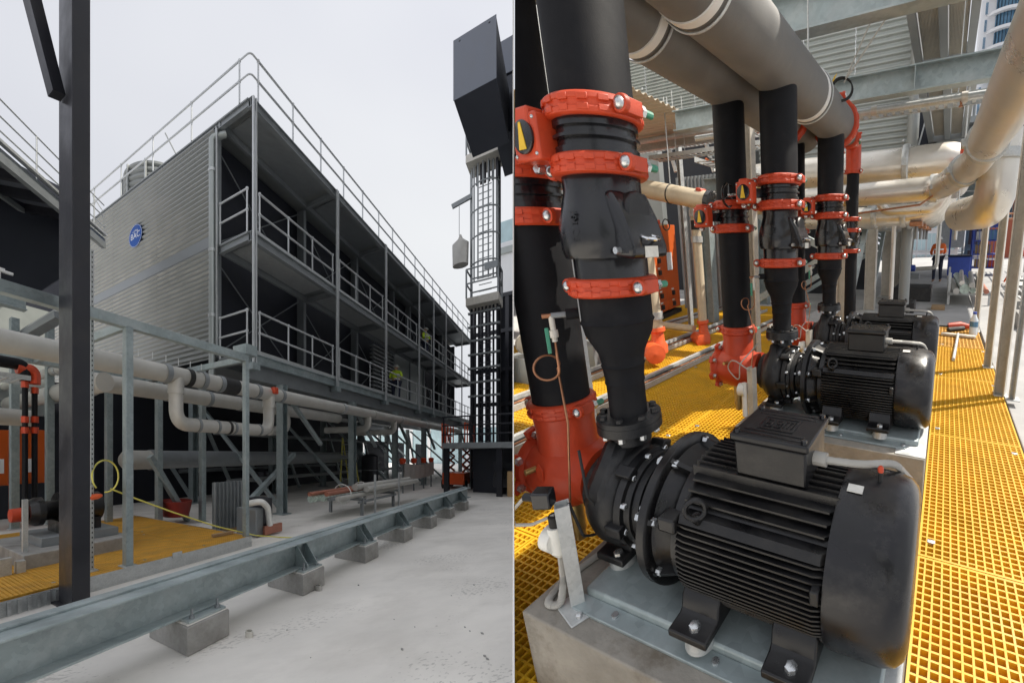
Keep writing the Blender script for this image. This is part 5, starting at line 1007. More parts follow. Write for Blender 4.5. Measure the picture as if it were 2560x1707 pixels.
# --- skid with ochre grating
LF = 4.25
zt_ = aL(226, 1442, LF)[2]; zb_ = aL(226, 1486, LF)[2]; r_end = aL(628, 1360, LF)[0]
rA = aL(318, 1300, LF)[0]; rB = aL(617, 1300, LF)[0]; ztop = aL(226, 790, LF)[2]
t = thing('skid_platform', 'low galvanised skid edge with kick plate around the ochre grating', 'platform', V(3, LF, 0))
MB().box(pr0 + 0.2, r_end, LF - 0.012, LF, zb_, zt_ + 0.005).build('kick_plate', 'galv', t)
MB().box(-0.8, pr0 + 0.15, LF - 0.015, LF - 0.003, zb_ - 0.02, zt_ - 0.02).build('edge_plate', 'galv', t)
for i in range(30): MB().box(-0.75 + i * 0.09, -0.715 + i * 0.09, LF - 0.03, LF - 0.016, zb_ - 0.01, zt_ - 0.03).build('edge_rib', 'galv', t)
MB().box(r_end, r_end + 0.012, LF, 7.8, zb_, zt_ + 0.005).build('end_plate', 'galv', t)
for l in (4.5, 5.6, 6.8): MB().box(-0.8, r_end, l, l + 0.1, 0.0, zt_ - 0.06).build('bearer', 'steel_grey', t)
cols = [(-0.8, 0.6), (0.6, 1.75), (1.75, 2.9), (2.9, 3.95), (3.95, r_end - 0.01)]
for i, (r0, r1) in enumerate(cols):
    for j, (l0, l1) in enumerate(((LF + 0.01, 5.9), (5.9, 7.7))):
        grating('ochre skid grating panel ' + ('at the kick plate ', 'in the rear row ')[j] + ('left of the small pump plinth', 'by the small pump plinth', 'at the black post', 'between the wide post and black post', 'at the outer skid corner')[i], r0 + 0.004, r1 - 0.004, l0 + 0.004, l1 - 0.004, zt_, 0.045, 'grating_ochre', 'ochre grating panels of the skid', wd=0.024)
def post2(label, r, l, z0, z1, wr=0.10, wl=0.09, m_='galv_beam', slots=False, group='posts of the galvanised pipe frame'):
    t = thing('frame_post', label, 'post', V(r, l, z0), group); MB().box(r, r + wr, l, l + wl, z0, z1).build('hollow_section', m_, t, bevel=0.004)
    MB().box(r - 0.04, r + wr + 0.04, l - 0.04, l + wl + 0.04, z0, z0 + 0.012).build('base_plate', 'galv', t)
    if slots:
        x = MB()
        for i in range(int((z1 - z0) / 0.06)): x.box(r + wr * 0.35, r + wr * 0.65, l - 0.0015, l - 0.0005, z0 + 0.04 + i * 0.06, z0 + 0.062 + i * 0.06)
        x.build('slot_set', 'rubber', t, kind='stuff')
    return t
post2('wide galvanised frame post nearest the hose loop', rA, LF + 0.02, zt_, ztop + 0.02)
post2('galvanised frame post at the outer corner of the ochre skid', rB, LF + 0.02, zt_ - 0.1, ztop, 0.09, 0.08)
post2('slotted galvanised strut against the black post', aL(226, 1000, LF + 0.2)[0], LF + 0.2, zt_, 4.1, 0.045, 0.04, 'galv', True)
for lb, x0, l in (('galvanised frame post behind the hose loop', 268, 7.4), ('galvanised braced post under the grey pipes', 395, 6.9), ('galvanised post behind the corner of the skid', 505, 6.6)):
    post2(lb, aL(x0, 1100, l)[0], l, 0.0, 3.6, 0.13, 0.12)
t = thing('pipe_gantry', 'galvanised top rails of the pipe frame above the grey pipes', 'frame', V(3, LF, ztop))
MB().box(-1.2, rB + 0.09, LF + 0.02, LF + 0.12, ztop - 0.0, ztop + 0.125).build('front_rail', 'galv_beam', t, bevel=0.003)
for r in (rA + 0.02, rB): MB().box(r, r + 0.07, LF + 0.121, 7.2, ztop + 0.0, ztop + 0.1).build('cross_rail', 'galv_beam', t)
MB().box(-1.2, rB + 0.09, 7.2, 7.3, ztop, ztop + 0.12).build('rear_rail', 'galv_beam', t)
for r in np.linspace(3.4, 4.7, 6): MB().cyl(V(r, 5.2, ztop + 0.06), V(r, 5.2, 3.15), 0.007, 6).build('hanger_rod', 'galv', t)
MB().box(rB - 0.02, rB + 0.28, LF + 0.0, LF + 0.3, ztop + 0.126, ztop + 0.30).build('bracket', 'galv_beam', t)
p = aL(372, 1420, LF - 0.05); MB().box(3.3, 3.46, LF - 0.03, LF - 0.013, zt_ - 0.02, zt_ + 0.05).build('lifting_lug', 'galv', label='small galvanised lug on the skid kick plate', cat='lug')
p = aZ(565, 1340, zt_); MB().bar(p + V(-0.22, 0.1, 0.03), p + V(0.22, 0.05, 0.03), 0.06, 0.05).build('timber_offcut', 'timber', label='dark timber offcut on the ochre grating corner', cat='timber')
# --- yellow hose
lh = LF + 0.15
ctr = aL(263, 1187, lh); pts = [aL(240, 1218, lh)] + [aL(263 + 33 * math.cos(q), 1190 + 40 * math.sin(q), lh + 0.01 * i) for i, q in enumerate(np.linspace(2.3, 2.3 + 5.6, 26))]
t = thing('yellow_hose', 'yellow lead looped on the frame and stretched down to the slab', 'hose', ctr)
MB().tube(pts, 0.011, 9).build('loop', 'hose_yellow', t)
MB().tube([aL(276, 1221, lh - 0.02), aL(340, 1246, lh - 0.05), aL(430, 1279, lh - 0.05), aL(540, 1315, lh - 0.05), aL(640, 1338, lh - 0.05), aZ(700, 1342, 0.02), aZ(770, 1345, 0.015)], 0.011, 9).build('lead', 'hose_yellow', t)
p = aL(243, 1240, lh); MB().lathe(p, V(0.85, -0.1, 0.1), [(-0.1, 0.02), (-0.1, 0.035), (0, 0.035), (0.03, 0.028), (0.06, 0.014)], 14).build('plug', 'plug_orange', t)
t = thing('socket_box', 'white socket outlet box fixed on the slotted strut', 'socket', p); MB().box(p[0] - 0.17, p[0] - 0.08, lh - 0.02, lh + 0.08, p[2] - 0.13, p[2] + 0.14).build('box', 'plastic_white', t, bevel=0.01)
# --- grey pipes
def band(t, o, d, r, wd=0.1, m_='steel_grey'): MB().lathe(o, d, [(-wd / 2, r), (-wd / 2, r * 1.1), (wd / 2, r * 1.1), (wd / 2, r)], 28).build('coupling_band', m_, t)
LP = 5.6
pA = aL(0, 858, LP); pB = aL(772, 1001, LP); zP = (pA[2] + pB[2]) / 2
t = thing('grey_pipe', 'long pale grey pipe running across the yard under the walkway', 'pipe', V(5, LP, zP))
MB().cyl(V(-3, LP, zP), V(27, LP, zP), 0.158, 32).build('pipe', 'pipe_grey', t)
rx = lambda x, l=LP: aL(x, 1000, l)[0]
for x, m_ in ((414, 'steel_grey'), (470, 'rubber'), (505, 'steel_grey'), (548, 'steel_grey'), (640, 'steel_grey'), (700, 'steel_grey'), (855, 'galv'), (933, 'pipe_grey'), (1000, 'galv'), (1060, 'galv')): band(t, V(rx(x), LP, zP), EX, 0.158, 0.11 if x < 800 else 0.2, m_)
MB().cyl(V(rx(552), LP, zP), V(rx(590), LP, zP), 0.166, 28).build('black_sleeve', 'rubber', t)
for x in (440, 672): MB().cyl(V(rx(x), LP, zP), V(rx(x), LP, zP - 0.3), 0.15, 28).build('tee_branch', 'pipe_grey', t)
zl = aL(530, 1066, LP)[2]
t = thing('grey_pipe', 'pale grey bypass loop hanging below the long pipe', 'pipe', V(4.5, LP, zl))
MB().tube(bendpath([V(rx(440), LP, zP - 0.28), V(rx(440), LP, zl), V(rx(672), LP, zl), V(rx(672), LP, zP - 0.28)], 0.30, 10), 0.132, 28).build('pipe', 'pipe_grey', t)
for x, m_ in ((493, 'steel_grey'), (540, 'steel_grey'), (570, 'rubber'), (582, 'steel_grey'), (645, 'steel_grey')): band(t, V(rx(x), LP, zl), EX, 0.132, 0.06, m_)
for x in (440, 672): band(t, V(rx(x), LP, zP - 0.30), EZ, 0.14, 0.09, 'pipe_grey')
MB().box(rx(672) - 0.06, rx(672) + 0.1, LP - 0.22, LP - 0.1, zP - 0.02, zP + 0.14).build('valve_head', 'red_paint', t, bevel=0.02)
t = thing('grey_pipe', 'second pale grey pipe close behind the bypass loop', 'pipe', V(6, 6.3, 2.75)); z3 = aL(560, 1003, 6.3)[2]
MB().cyl(V(3.2, 6.3, z3), V(12, 6.3, z3), 0.16, 28).build('pipe', 'pipe_grey', t)
for x in (420, 520, 600, 700): band(t, V(rx(x, 6.3), 6.3, z3), EX, 0.16, 0.1)
MB().tube(bendpath([V(rx(690, 6.3), 6.3, z3), V(rx(715, 6.3), 6.3, z3 - 0.1), V(rx(715, 6.3), 6.3, z3 - 0.55), V(rx(690, 6.3) - 0.3, 6.3, z3 - 0.62)], 0.3), 0.13, 22).build('elbow', 'pipe_grey', t)
A_ = V(3.35, 6.1, z3 - 0.02)
t = pipe_run('pale grey pipe with clamp running back behind the black post', [A_, A_ + V(0, 5, 0)], 0.17, 0.3, ((A_ + V(0, 0.5, 0), EY), (A_ + V(0, 2.0, 0), EY)), 'pipe_grey', 'grey_pipe')
t = pipe_run('thinner grey pipe with valve running back above the clamped pipe', [A_ + V(-0.1, 0.2, 0.42), A_ + V(-0.1, 5, 0.42)], 0.09, 0.3, ((A_ + V(-0.1, 0.4, 0.42), EY), (A_ + V(-0.1, 1.6, 0.42), EY)), 'pipe_grey', 'grey_pipe')
p = aL(20, 1042, 7.6); t = pipe_run('low grey pipe ending behind the red-coupled risers', [V(-3, 7.6, p[2]), V(aL(84, 1055, 7.6)[0], 7.6, p[2])], 0.15, 0.2, (), 'pipe_grey', 'grey_pipe')
for x, y in ((920, 1072), (985, 1092)):
    o = V(rx(x), LP, zP); MB().tube(bendpath([o - V(0, 0, 0.1), o - V(0, 0, 0.55), o + V(-0.2, 1.6, -0.55)], 0.4, 8), 0.12, 22).build('branch_elbow', 'pipe_grey', label='grey elbow branching back under the long pipe', cat='pipe', group='elbows under the long grey pipe')
p = aL(300, 1150, 7.6); z5 = p[2]
t = thing('storage_pipe', 'wide grey pipe with a rounded cap low under the tower', 'pipe', V(p[0], 7.6, z5)); MB().lathe(V(p[0], 7.6, z5), EX, [(0, 0), (0.02, 0.12), (0.1, 0.2), (0.2, 0.22), (0.9, 0.22)], 28).build('cap_end', 'pipe_grey', t); MB().cyl(V(p[0] + 0.9, 7.6, z5), V(16, 7.6, z5), 0.22, 24).build('pipe', 'steel_grey', t)
band(t, V(p[0] + 0.8, 7.6, z5), EX, 0.22, 0.12)

# --- cooling tower and its steel walkways
RE, LW, LT = 6.98, 5.99, 7.165; ZF = (4.09, 7.08, 10.36); RP = [6.984, 11.17, 15.35, 19.73, 22.3, 24.95, 29.2, 32.8]; REND = 33.0; LB = 17.0
t = thing('cooling_tower', 'grey corrugated cooling tower with round blue sign on its end wall', 'building', V(20, 11, 4.2))
for z0, z1, n in ((4.15, 7.12, 21), (7.42, 10.22, 20)):
    for i in range(4):
        l0 = LT + (LB - LT) * i / 4; MB().corr(V(RE, l0 + 0.003, z0), V(0, (LB - LT) / 4 - 0.006, 0), V(0, 0, z1 - z0), -EX, n, 0.075).build('wall_sheet', 'cladding_grey', t)
MB().box(RE - 0.05, RE + 0.1, LT - 0.02, LB, 7.121, 7.419).build('wall_band', 'steel_grey', t)
MB().box(RE - 0.055, RE + 0.12, LT - 0.08, LT - 0.021, 4.15, 10.22).build('corner_trim', 'steel_grey', t)
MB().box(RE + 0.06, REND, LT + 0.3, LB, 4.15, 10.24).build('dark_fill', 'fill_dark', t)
for i, r in enumerate(RP):
    MB().box(r, r + 0.16, LT, LT + 0.28, 4.15, 10.2).build('casing_column', 'steel_grey', t)
for i in range(len(RP) - 1):
    for z0, z1 in ((4.2, 7.0), (7.2, 10.1)):
        for a_, b_ in (((RP[i], z0), (RP[i + 1], z1)), ((RP[i], z1), (RP[i + 1], z0))): MB().cyl(V(a_[0], LT + 0.2, a_[1]), V(b_[0], LT + 0.2, b_[1]), 0.02, 6).build('brace_rod', 'steel_grey', t)
MB().box(RP[3] + 0.2, RP[5], LT + 0.05, LT + 0.25, 4.2, 7.0).build('louvre_panel', 'cladding_light', t)
for i in range(14): MB().box(RP[2] + 1.8, RP[3], LT + 0.0, LT + 0.18, 4.3 + i * 0.19, 4.36 + i * 0.19).build('louvre_slat', 'galv', t)
# sign
p = aR(339, 590, RE - 0.08); sg = MB().lathe(p, -EX, [(0, 0), (0, 0.36), (0.012, 0.36), (0.012, 0)], 40).build('round_sign', 'sign_blue', t)
MB().ring(p - V(0.010, 0, 0), EX, 0.345, 0.006, 40, 6).build('sign_border', 'sign_white', sg)
MB().text('BAC', p - V(0.0135, 0, 0), V(0, -1, 0), V(0, 0, 1), 0.27, 0.002).build('sign_lettering', 'sign_white', sg)
for k in range(5): MB().obox(p - V(0.0135, (k - 2) * 0.06, -0.17 + abs(k - 2) * 0.015), V(0.002, 0, 0), V(0, 0.012, 0), V(0, 0, 0.025)).build('sign_drop', 'sign_white', sg)
# fan stack on the roof
fc = V(8.35, 11.6, 10.37)
t = thing('fan_stack', 'ribbed grey fan stack standing on the cooling tower roof', 'fan stack', fc)
prof = []
for i in range(6): prof += [(i * 0.2, 1.07), (i * 0.2 + 0.06, 1.15), (i * 0.2 + 0.14, 1.15), (i * 0.2 + 0.195, 1.07)]
MB().lathe(fc, EZ, prof, 48).build('shell', 'cladding_grey', t)
for k in range(10):
    q = 2 * math.pi * k / 10; MB().bar(fc + V(1.17 * math.cos(q), 1.17 * math.sin(q), 0), fc + V(1.17 * math.cos(q), 1.17 * math.sin(q), 1.18), 0.06, 0.06).build('rib', 'galv', t)
# walkway structure
t = thing('steel_walkway', 'three-level galvanised steel walkway along the cooling tower front', 'walkway', V(20, 6.5, 4.0))
for zi, z in enumerate(ZF):
    l1 = LT - 0.1 if zi < 2 else LB
    MB().ibeam(V(RE, LW, z - 0.13), V(REND, LW, z - 0.13), 0.24, 0.12).build('edge_beam', 'galv_beam' if zi == 0 else 'steel_grey', t)
    MB().ibeam(V(RE + 0.03, LW + 0.07, z - 0.13), V(RE + 0.03, l1, z - 0.13), 0.2, 0.12).build('end_beam', 'steel_grey', t)
    MB().box(RE, REND, LW + 0.08, l1, z - 0.008, z + 0.03).build('deck_plate', 'steel_grey' if zi < 2 else 'cladding_grey', t)
    for i, r in enumerate(RP):
        if i: MB().ibeam(V(r, LW + 0.07, z - 0.12), V(r, LT - 0.1, z - 0.12), 0.18, 0.12).build('cross_bearer', 'steel_grey', t)
        if i < len(RP) - 1: MB().box(RP[i] + 0.4, RP[i + 1] - 0.3, LW + 0.18, LT - 0.2, z - 0.035, z - 0.0085).build('soffit_tray', 'galv' if zi < 2 else 'steel_grey', t)
    MB().box(RE, REND, LT - 0.16, LT - 0.08, z - 0.2, z - 0.02).build('inner_beam', 'steel_grey', t)
for r in RP:
    for d_ in (0.0, 0.10): MB().box(r + d_ * 0.9, r + d_ * 0.9 + 0.05, LW - 0.1, LW - 0.055, ZF[0] - 0.35, ZF[2] - 0.02).build('post', 'galv_rail', t)
    MB().box(r - 0.06, r + 0.22, LW - 0.13, LW + 0.1, ZF[0] - 0.42, ZF[0] - 0.26).build('post_shoe', 'galv_beam', t)
# handrails
def rail(p, q, n, t, r=0.027, h=1.07, stubs=True):
    p, q = np.asarray(p, float), np.asarray(q, float)
    for f in (1.0, 0.52): MB().cyl(p + EZ * h * f, q + EZ * h * f, r, 10).build('rail', 'galv_rail', t)
    for i in range(n + 1):
        o = p + (q - p) * i / n; MB().cyl(o, o + EZ * h, r * 0.85, 10).build('stanchion', 'galv_rail', t)
        for f in (1.0, 0.52): MB().lathe(o + EZ * (h * f - 0.035), EZ, [(0, r), (0.01, r * 1.4), (0.06, r * 1.4), (0.07, r)], 10).build('clamp_fitting', 'galv_rail', t)
hr = thing('guard_rail', 'guard rail along the cooling tower roof edge', 'railing', V(20, LW, ZF[2]), 'guard rails of the tower walkways')
rail(V(RE + 0.3, LW, ZF[2] + 0.03), V(REND, LW, ZF[2] + 0.03), 17, hr); rail(V(RE, LW + 0.35, ZF[2] + 0.03), V(RE, LB, ZF[2] + 0.03), 6, hr)
for f in (1.0, 0.52): MB().tube(bendpath([V(RE + 0.3, LW, ZF[2] + 0.03 + 1.07 * f), V(RE, LW, ZF[2] + 0.03 + 1.07 * f), V(RE, LW + 0.35, ZF[2] + 0.03 + 1.07 * f)], 0.12), 0.021, 10).build('corner_rail', 'galv_rail', hr)
for l in (9.3, 13.6): MB().cyl(V(RE, l, ZF[2] + 0.9), V(RE + 0.9, l, ZF[2] + 0.03), 0.02, 8).build('back_stay', 'galv', hr)
for zi, nm in ((1, 'middle'), (0, 'lowest')):
    hr = thing('guard_rail', f'guard rail along the {nm} walkway of the tower', 'railing', V(20, LW, ZF[zi]), 'guard rails of the tower walkways')
    for i in range(len(RP) - 1):
        a0, a1 = RP[i] + 0.35, RP[i + 1] - 0.12
        rail(V(a0, LW, ZF[zi]), V(a1, LW, ZF[zi]), 3 if a1 - a0 > 3 else 2, hr)
    rail(V(RE, LW + 0.1, ZF[zi]), V(RE, LT - 0.15, ZF[zi]), 1, hr)
    MB().box(RE + 0.2, REND, LW - 0.02, LW - 0.01, ZF[zi] + 0.0, ZF[zi] + 0.1).build('toe_board', 'galv', hr)
t = thing('downpipe', 'grey downpipe at the corner of the corrugated tower wall', 'pipe', V(RE - 0.12, LT + 0.02, 4)); MB().tube(bendpath([V(RE - 0.12, LT + 0.02, 3.6), V(RE - 0.12, LT + 0.02, 9.9), V(RE + 0.15, LT - 0.2, 10.05)], 0.15), 0.085, 16).build('pipe', 'cladding_light', t)
for z in (5.2, 6.9, 9.0): MB().lathe(V(RE - 0.12, LT + 0.02, z), EZ, [(0, 0.085), (0, 0.1), (0.08, 0.1), (0.08, 0.085)], 14).build('bracket', 'galv', t)
MB().box(RE - 0.10, RE - 0.06, LT - 0.14, LT - 0.09, 4.2, 10.1).build('slotted_strut', 'galv', label='slim slotted strut beside the tower downpipe', cat='strut')
# tower base frame
t = thing('tower_base_frame', 'dark floor grillage of beams below the lowest walkway', 'frame', V(20, 8, 3.8))
for l in (6.1, 9, 12, 15): MB().ibeam(V(RE, l, 3.65), V(REND, l, 3.65), 0.4, 0.2).build('main_beam', 'steel_grey', t)
MB().box(RE, REND, 7.0, LB, 3.88, 3.92).build('floor_plate', 'steel_grey', t)
k = 0
for i, r in enumerate((8.15, 12.3, 16.4, 20.5, 24.6, 28.7, 32.4)):
    for l in (5.9, 9.4, 13.0):
        c = thing('tower_column', 'galvanised braced steel column carrying the cooling tower', 'column', V(r, l, 0), 'columns under the cooling tower')
        MB().ibeam(V(r, l, 0), V(r, l, 3.45), 0.22, 0.2, up=EX).build('rolled_section', 'galv_beam', c); MB().box(r - 0.18, r + 0.18, l - 0.18, l + 0.18, 0, 0.025).build('base_plate', 'galv_beam', c)
        if i < 6: MB().bar(V(r + 0.1, l, 3.3), V(r + 2.0, l, 0.1 if l > 6 else 1.9), 0.10, 0.10).build('brace', 'galv_beam', c)
        if l < 13: MB().bar(V(r, l + 0.12, 0.2), V(r, l + 3.3, 3.3), 0.10, 0.10).build('brace', 'galv_beam', c)
A_, B_ = aL(585, 1290, 6.0), aL(722, 1155, 5.95)
for p, q, lb in (((470, 1300), (375, 1140), 'steel brace leaning from the slab towards the grey bypass'), ((560, 1320), (735, 1135), 'steel brace rising from the slab behind the skid corner')):
    MB().bar(aZ(p[0], p[1], 0.02), aL(q[0], q[1], 6.85), 0.12, 0.12).build('raking_brace', 'galv_beam', label=lb, cat='brace')
t = thing('under_tower_backdrop', 'dark backdrop sheet standing in for the deep shade behind the columns under the tower', 'wall', V(15, 16.5, 0)); MB().box(-4, 23.0, 10.9, 11.0, 0, 3.6).build('panel', 'fill_dark', t)  # near-black sheets put the darkness under the tower into colour
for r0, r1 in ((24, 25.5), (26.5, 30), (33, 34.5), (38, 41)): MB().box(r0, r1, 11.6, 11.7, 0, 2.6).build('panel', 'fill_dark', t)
for lb, x, y, wd in (('lit strip lamp under the tower behind the brace', 660, 1134, 0.55), ('small lit strip lamp deeper under the tower', 755, 1132, 0.3)):
    p = aL(x, y, 12.0); t = thing('strip_lamp', lb, 'lamp', p); MB().box(p[0] - wd, p[0] + wd, 11.98, 12.02, p[2] - 0.03, p[2] + 0.03).build('tube', 'lamp_glow', t); MB().box(p[0] - wd, p[0] + wd, 11.95, 12.05, p[2] + 0.03, p[2] + 0.08).build('batten', 'white_paint', t)
# --- workers on the walkways
p = aL(1063, 846, 6.45); person('worker in a yellow hi-vis jacket on the middle walkway', V(p[0], 6.45, ZF[1] + 0.03), V(-0.4, -1, 0), 1.75, 'hivis_yellow')
p = aL(990, 985, 6.45); person('worker in a yellow hi-vis jacket on the lowest walkway', V(p[0], 6.45, ZF[0] + 0.03), V(-1, -0.3, 0), 1.75, 'hivis_yellow')

# --- things under the tower
p = aZ(640, 1345, 0); q = aZ(708, 1338, 0)
t = thing('blower_unit', 'dark metal blower box with a white curved hose behind the skid', 'machine', p); w_ = q[0] - p[0]
MB().box(p[0], q[0] - 0.3, p[1], p[1] + 0.5, 0.02, 0.55).build('housing', 'steel_grey', t, bevel=0.02); MB().box(q[0] - 0.29, q[0] + 0.05, p[1] + 0.05, p[1] + 0.45, 0.02, 0.72).build('control_box', 'black_steel', t, bevel=0.015)
a_ = aL(655, 1252, p[1] - 0.05); MB().tube(bendpath([a_ + V(-0.15, 0.2, -0.05), a_, a_ + V(0.18, 0, -0.15), a_ + V(0.24, 0, -0.5)], 0.15), 0.062, 16).build('flexible_hose', 'plastic_white', t); MB().box(p[0] + 0.2, p[0] + 0.75, p[1] - 0.06, p[1] - 0.005, 0.03, 0.2).build('burner_box', 'copper_pipe_red', t)
t = thing('pallet_cage', 'stack of pale corrugated panels leaning behind the skid post', 'panel stack', aZ(560, 1335, 0)); p = aL(540, 1270, 5.3)
MB().corr(V(p[0] - 0.1, 5.3, 0.1), V(0, 0, 0.95), V(0.95, 0, 0), -EY, 9, 0.03).build('panel', 'steel_grey', t); MB().box(p[0] - 0.1, p[0] + 0.85, 5.32, 5.5, 0.0, 0.1).build('pallet', 'timber', t)
# trestle with pipes
rt, lt = aZ(905, 1288, 0)[0], aZ(905, 1288, 0)[1]
t = thing('pipe_trestle', 'low steel trolley carrying bundled pipes beside the long beam', 'trolley', V(rt, lt, 0))
for r in (rt, rt + 2.2):
    for l in (lt, lt + 0.9): MB().bar(V(r, l, 0), V(r, l, 0.42), 0.07, 0.07).build('leg', 'steel_grey', t)
    MB().bar(V(r, lt - 0.05, 0.42), V(r, lt + 0.95, 0.42), 0.07, 0.07).build('cross_bar', 'steel_grey', t)
for l in (lt, lt + 0.9): MB().bar(V(rt - 0.2, l, 0.36), V(rt + 2.4, l, 0.36), 0.05, 0.06).build('side_bar', 'steel_grey', t)
for r, l in ((rt + 0.6, lt - 0.1), (rt + 2.4, lt - 0.1)): MB().bar(V(r, l, 0), V(r, l, 1.05), 0.045, 0.045).build('stake', 'galv', t)
bun = (('dark red pipe along the top of the trolley load', 0.52, 0.66, 0.05, 'copper_pipe_red', -1.7), ('second dark red pipe on the trolley load', 0.3, 0.64, 0.055, 'copper_pipe_red', -1.3), ('fat bundle end wrapped in green film on the trolley', 0.55, 0.53, 0.085, 'film_green', -1.6), ('grey pipe at the trolley edge', 0.12, 0.52, 0.06, 'pipe_grey', -1.1), ('grey conduit on the trolley', 0.28, 0.51, 0.05, 'steel_grey', -1.2), ('thin pipe in green film on the trolley', 0.4, 0.51, 0.05, 'film_green', -1.3), ('pale pipe on the far half of the trolley load', 0.2, 0.72, 0.09, 'pipe_grey', 0.0), ('second pale pipe on the far half of the load', 0.02, 0.66, 0.08, 'pipe_grey', 0.3), ('grey pipe under the pale pipes on the trolley', 0.7, 0.51, 0.06, 'pipe_grey', -1.0))
for lb, dl_, z, r, m_, s0 in bun: MB().lathe(V(rt + s0, lt + dl_, z), EX, [(0, r * 0.82), (0, r), (4.2, r), (4.2, r * 0.82), (0.01, r * 0.82)], 16).build('loose_pipe', m_, label=lb, cat='pipe', group='pipes on the yard trolley')
for s_ in (-0.4, 0.7): MB().ring(V(rt + s_, lt + 0.35, 0.58), EX, 0.24, 0.012, 20, 6).build('tie_strap', 'plastic_white', label='pale strap tied round the trolley pipes', cat='strap', group='straps on the trolley pipes')
# draped bench with red props
a_, b_ = aZ(980, 1215, 0), aZ(1085, 1205, 0); rb, lb_ = 15.5, 5.2
t = thing('draped_barrier', 'grey canvas draped along a barrier with red props behind the trolley', 'barrier', V(rb, lb_, 0))
n = 24; pts = [(i / n * 4.2, 0.62 - 0.10 * math.sin(math.pi * i / n)) for i in range(n + 1)]
x = MB()
x.add([V(rb + s_, lb_ + 0.02 * math.sin(s_ * 9), z + h) for s_, z in pts for h in (0, 0.62)] + [V(rb + s_, lb_ + 0.03 + 0.02 * math.sin(s_ * 9), z + h) for s_, z in pts for h in (0, 0.62)], [(2 * i, 2 * i + 2, 2 * i + 3, 2 * i + 1) for i in range(n)] + [(2 * n + 2 + 2 * i, 2 * n + 3 + 2 * i, 2 * n + 5 + 2 * i, 2 * n + 4 + 2 * i) for i in range(n)]); x.build('canvas_sheet', 'canvas', t)
for s_ in (0.1, 1.5, 2.9, 4.1): MB().bar(V(rb + s_, lb_ + 0.1, 0), V(rb + s_, lb_ + 0.1, 1.25), 0.05, 0.05).build('prop', 'steel_grey', t); MB().lathe(V(rb + s_, lb_ + 0.1, 1.2), EZ, [(0, 0.1), (0.2, 0.13), (0.24, 0.05)], 12).build('red_head', 'red_paint', t)
# orange machine (scissor lift)
p = aZ(1105, 1222, 0); q = aZ(1160, 1222, 0)
t = thing('scissor_lift', 'orange-red scissor lift parked under the tower end', 'lift', p); w_ = (q[0] - p[0]); r0, l0 = p[0], p[1]
MB().box(r0, r0 + 2.1, l0 - 0.9, l0, 0.22, 0.75).build('chassis', 'orange_machine', t, bevel=0.05)
for r in (r0 + 0.35, r0 + 1.75):
    for l in (l0 - 0.93, l0 - 0.05): MB().cyl(V(r, l, 0.22), V(r, l + 0.12, 0.22), 0.22, 20).build('wheel', 'rubber', t)
for i in range(3):
    z = 0.8 + i * 0.35
    for l in (l0 - 0.8, l0 - 0.1):
        MB().bar(V(r0 + 0.2, l, z), V(r0 + 1.9, l, z + 0.33), 0.05, 0.08).bar(V(r0 + 0.2, l, z + 0.33), V(r0 + 1.9, l, z), 0.05, 0.08).build('scissor_arm', 'orange_machine', t)
MB().box(r0 - 0.05, r0 + 2.15, l0 - 0.95, l0 + 0.02, 1.85, 2.0).build('platform', 'orange_machine', t, bevel=0.02)
for r in np.linspace(r0, r0 + 2.1, 5):
    for l in (l0 - 0.92, l0): MB().cyl(V(r, l, 2.0), V(r, l, 3.0), 0.025, 8).build('rail_post', 'orange_machine', t)
for l in (l0 - 0.92, l0):
    for z in (2.5, 3.0): MB().cyl(V(r0, l, z), V(r0 + 2.1, l, z), 0.025, 8).build('rail', 'orange_machine', t)
p = aZ(875, 1232, 0)
t = thing('step_ladder', 'yellow fibreglass step ladder standing among the columns', 'ladder', p); o = V(p[0], p[1], 0)
for s_ in (0, 0.45): MB().bar(o + V(0, s_, 0), o + V(0.25, s_, 2.3), 0.03, 0.07).bar(o + V(0.9, s_, 0), o + V(0.27, s_, 2.28), 0.03, 0.05).build('stile', 'hose_yellow', t)
for i in range(7): f = (i + 1) / 8; MB().bar(o + V(0.25 * f, 0, 2.3 * f), o + V(0.25 * f, 0.45, 2.3 * f), 0.07, 0.025).build('tread', 'galv', t)
for x_, y_, r, h, lb in ((925, 1225, 0.35, 1.5, 'dark cylindrical tank standing under the tower'), (640, 1235, 0.5, 0.9, 'low dark drum on a stand behind the skid post')):
    p = aZ(x_, y_, 0); t = thing('storage_tank', lb, 'tank', p); MB().lathe(p, EZ, [(0, r), (h, r), (h + 0.1, r * 0.6), (h + 0.12, 0)], 24).build('vessel', 'black_steel', t); MB().ring(p + EZ * h * 0.6, EZ, r + 0.005, 0.02, 24, 6).build('hoop', 'steel_grey', t)
p = aZ(400, 1300, 0); t = thing('red_tub', 'red-orange plastic tub on the ochre grating under the pipes', 'tub', p); MB().lathe(V(p[0], 7.0, zt_), EZ, [(0, 0.3), (0.35, 0.38), (0.36, 0.36), (0.05, 0.28)], 24).build('tub', 'tub_red', t)
for k, (l, z) in enumerate(((8.2, 0.75), (10.5, 1.0), (8.8, 2.3), (11.5, 2.6))):
    pipe_run(('low service pipe on brackets under the tower', 'grey service pipe at knee height deep under the tower', 'upper service pipe between the tower columns', 'high service pipe under the tower floor')[k], [V(8.5, l, z), V(26, l, z)], 0.07, 0.2, (), 'steel_grey', 'service_pipe')
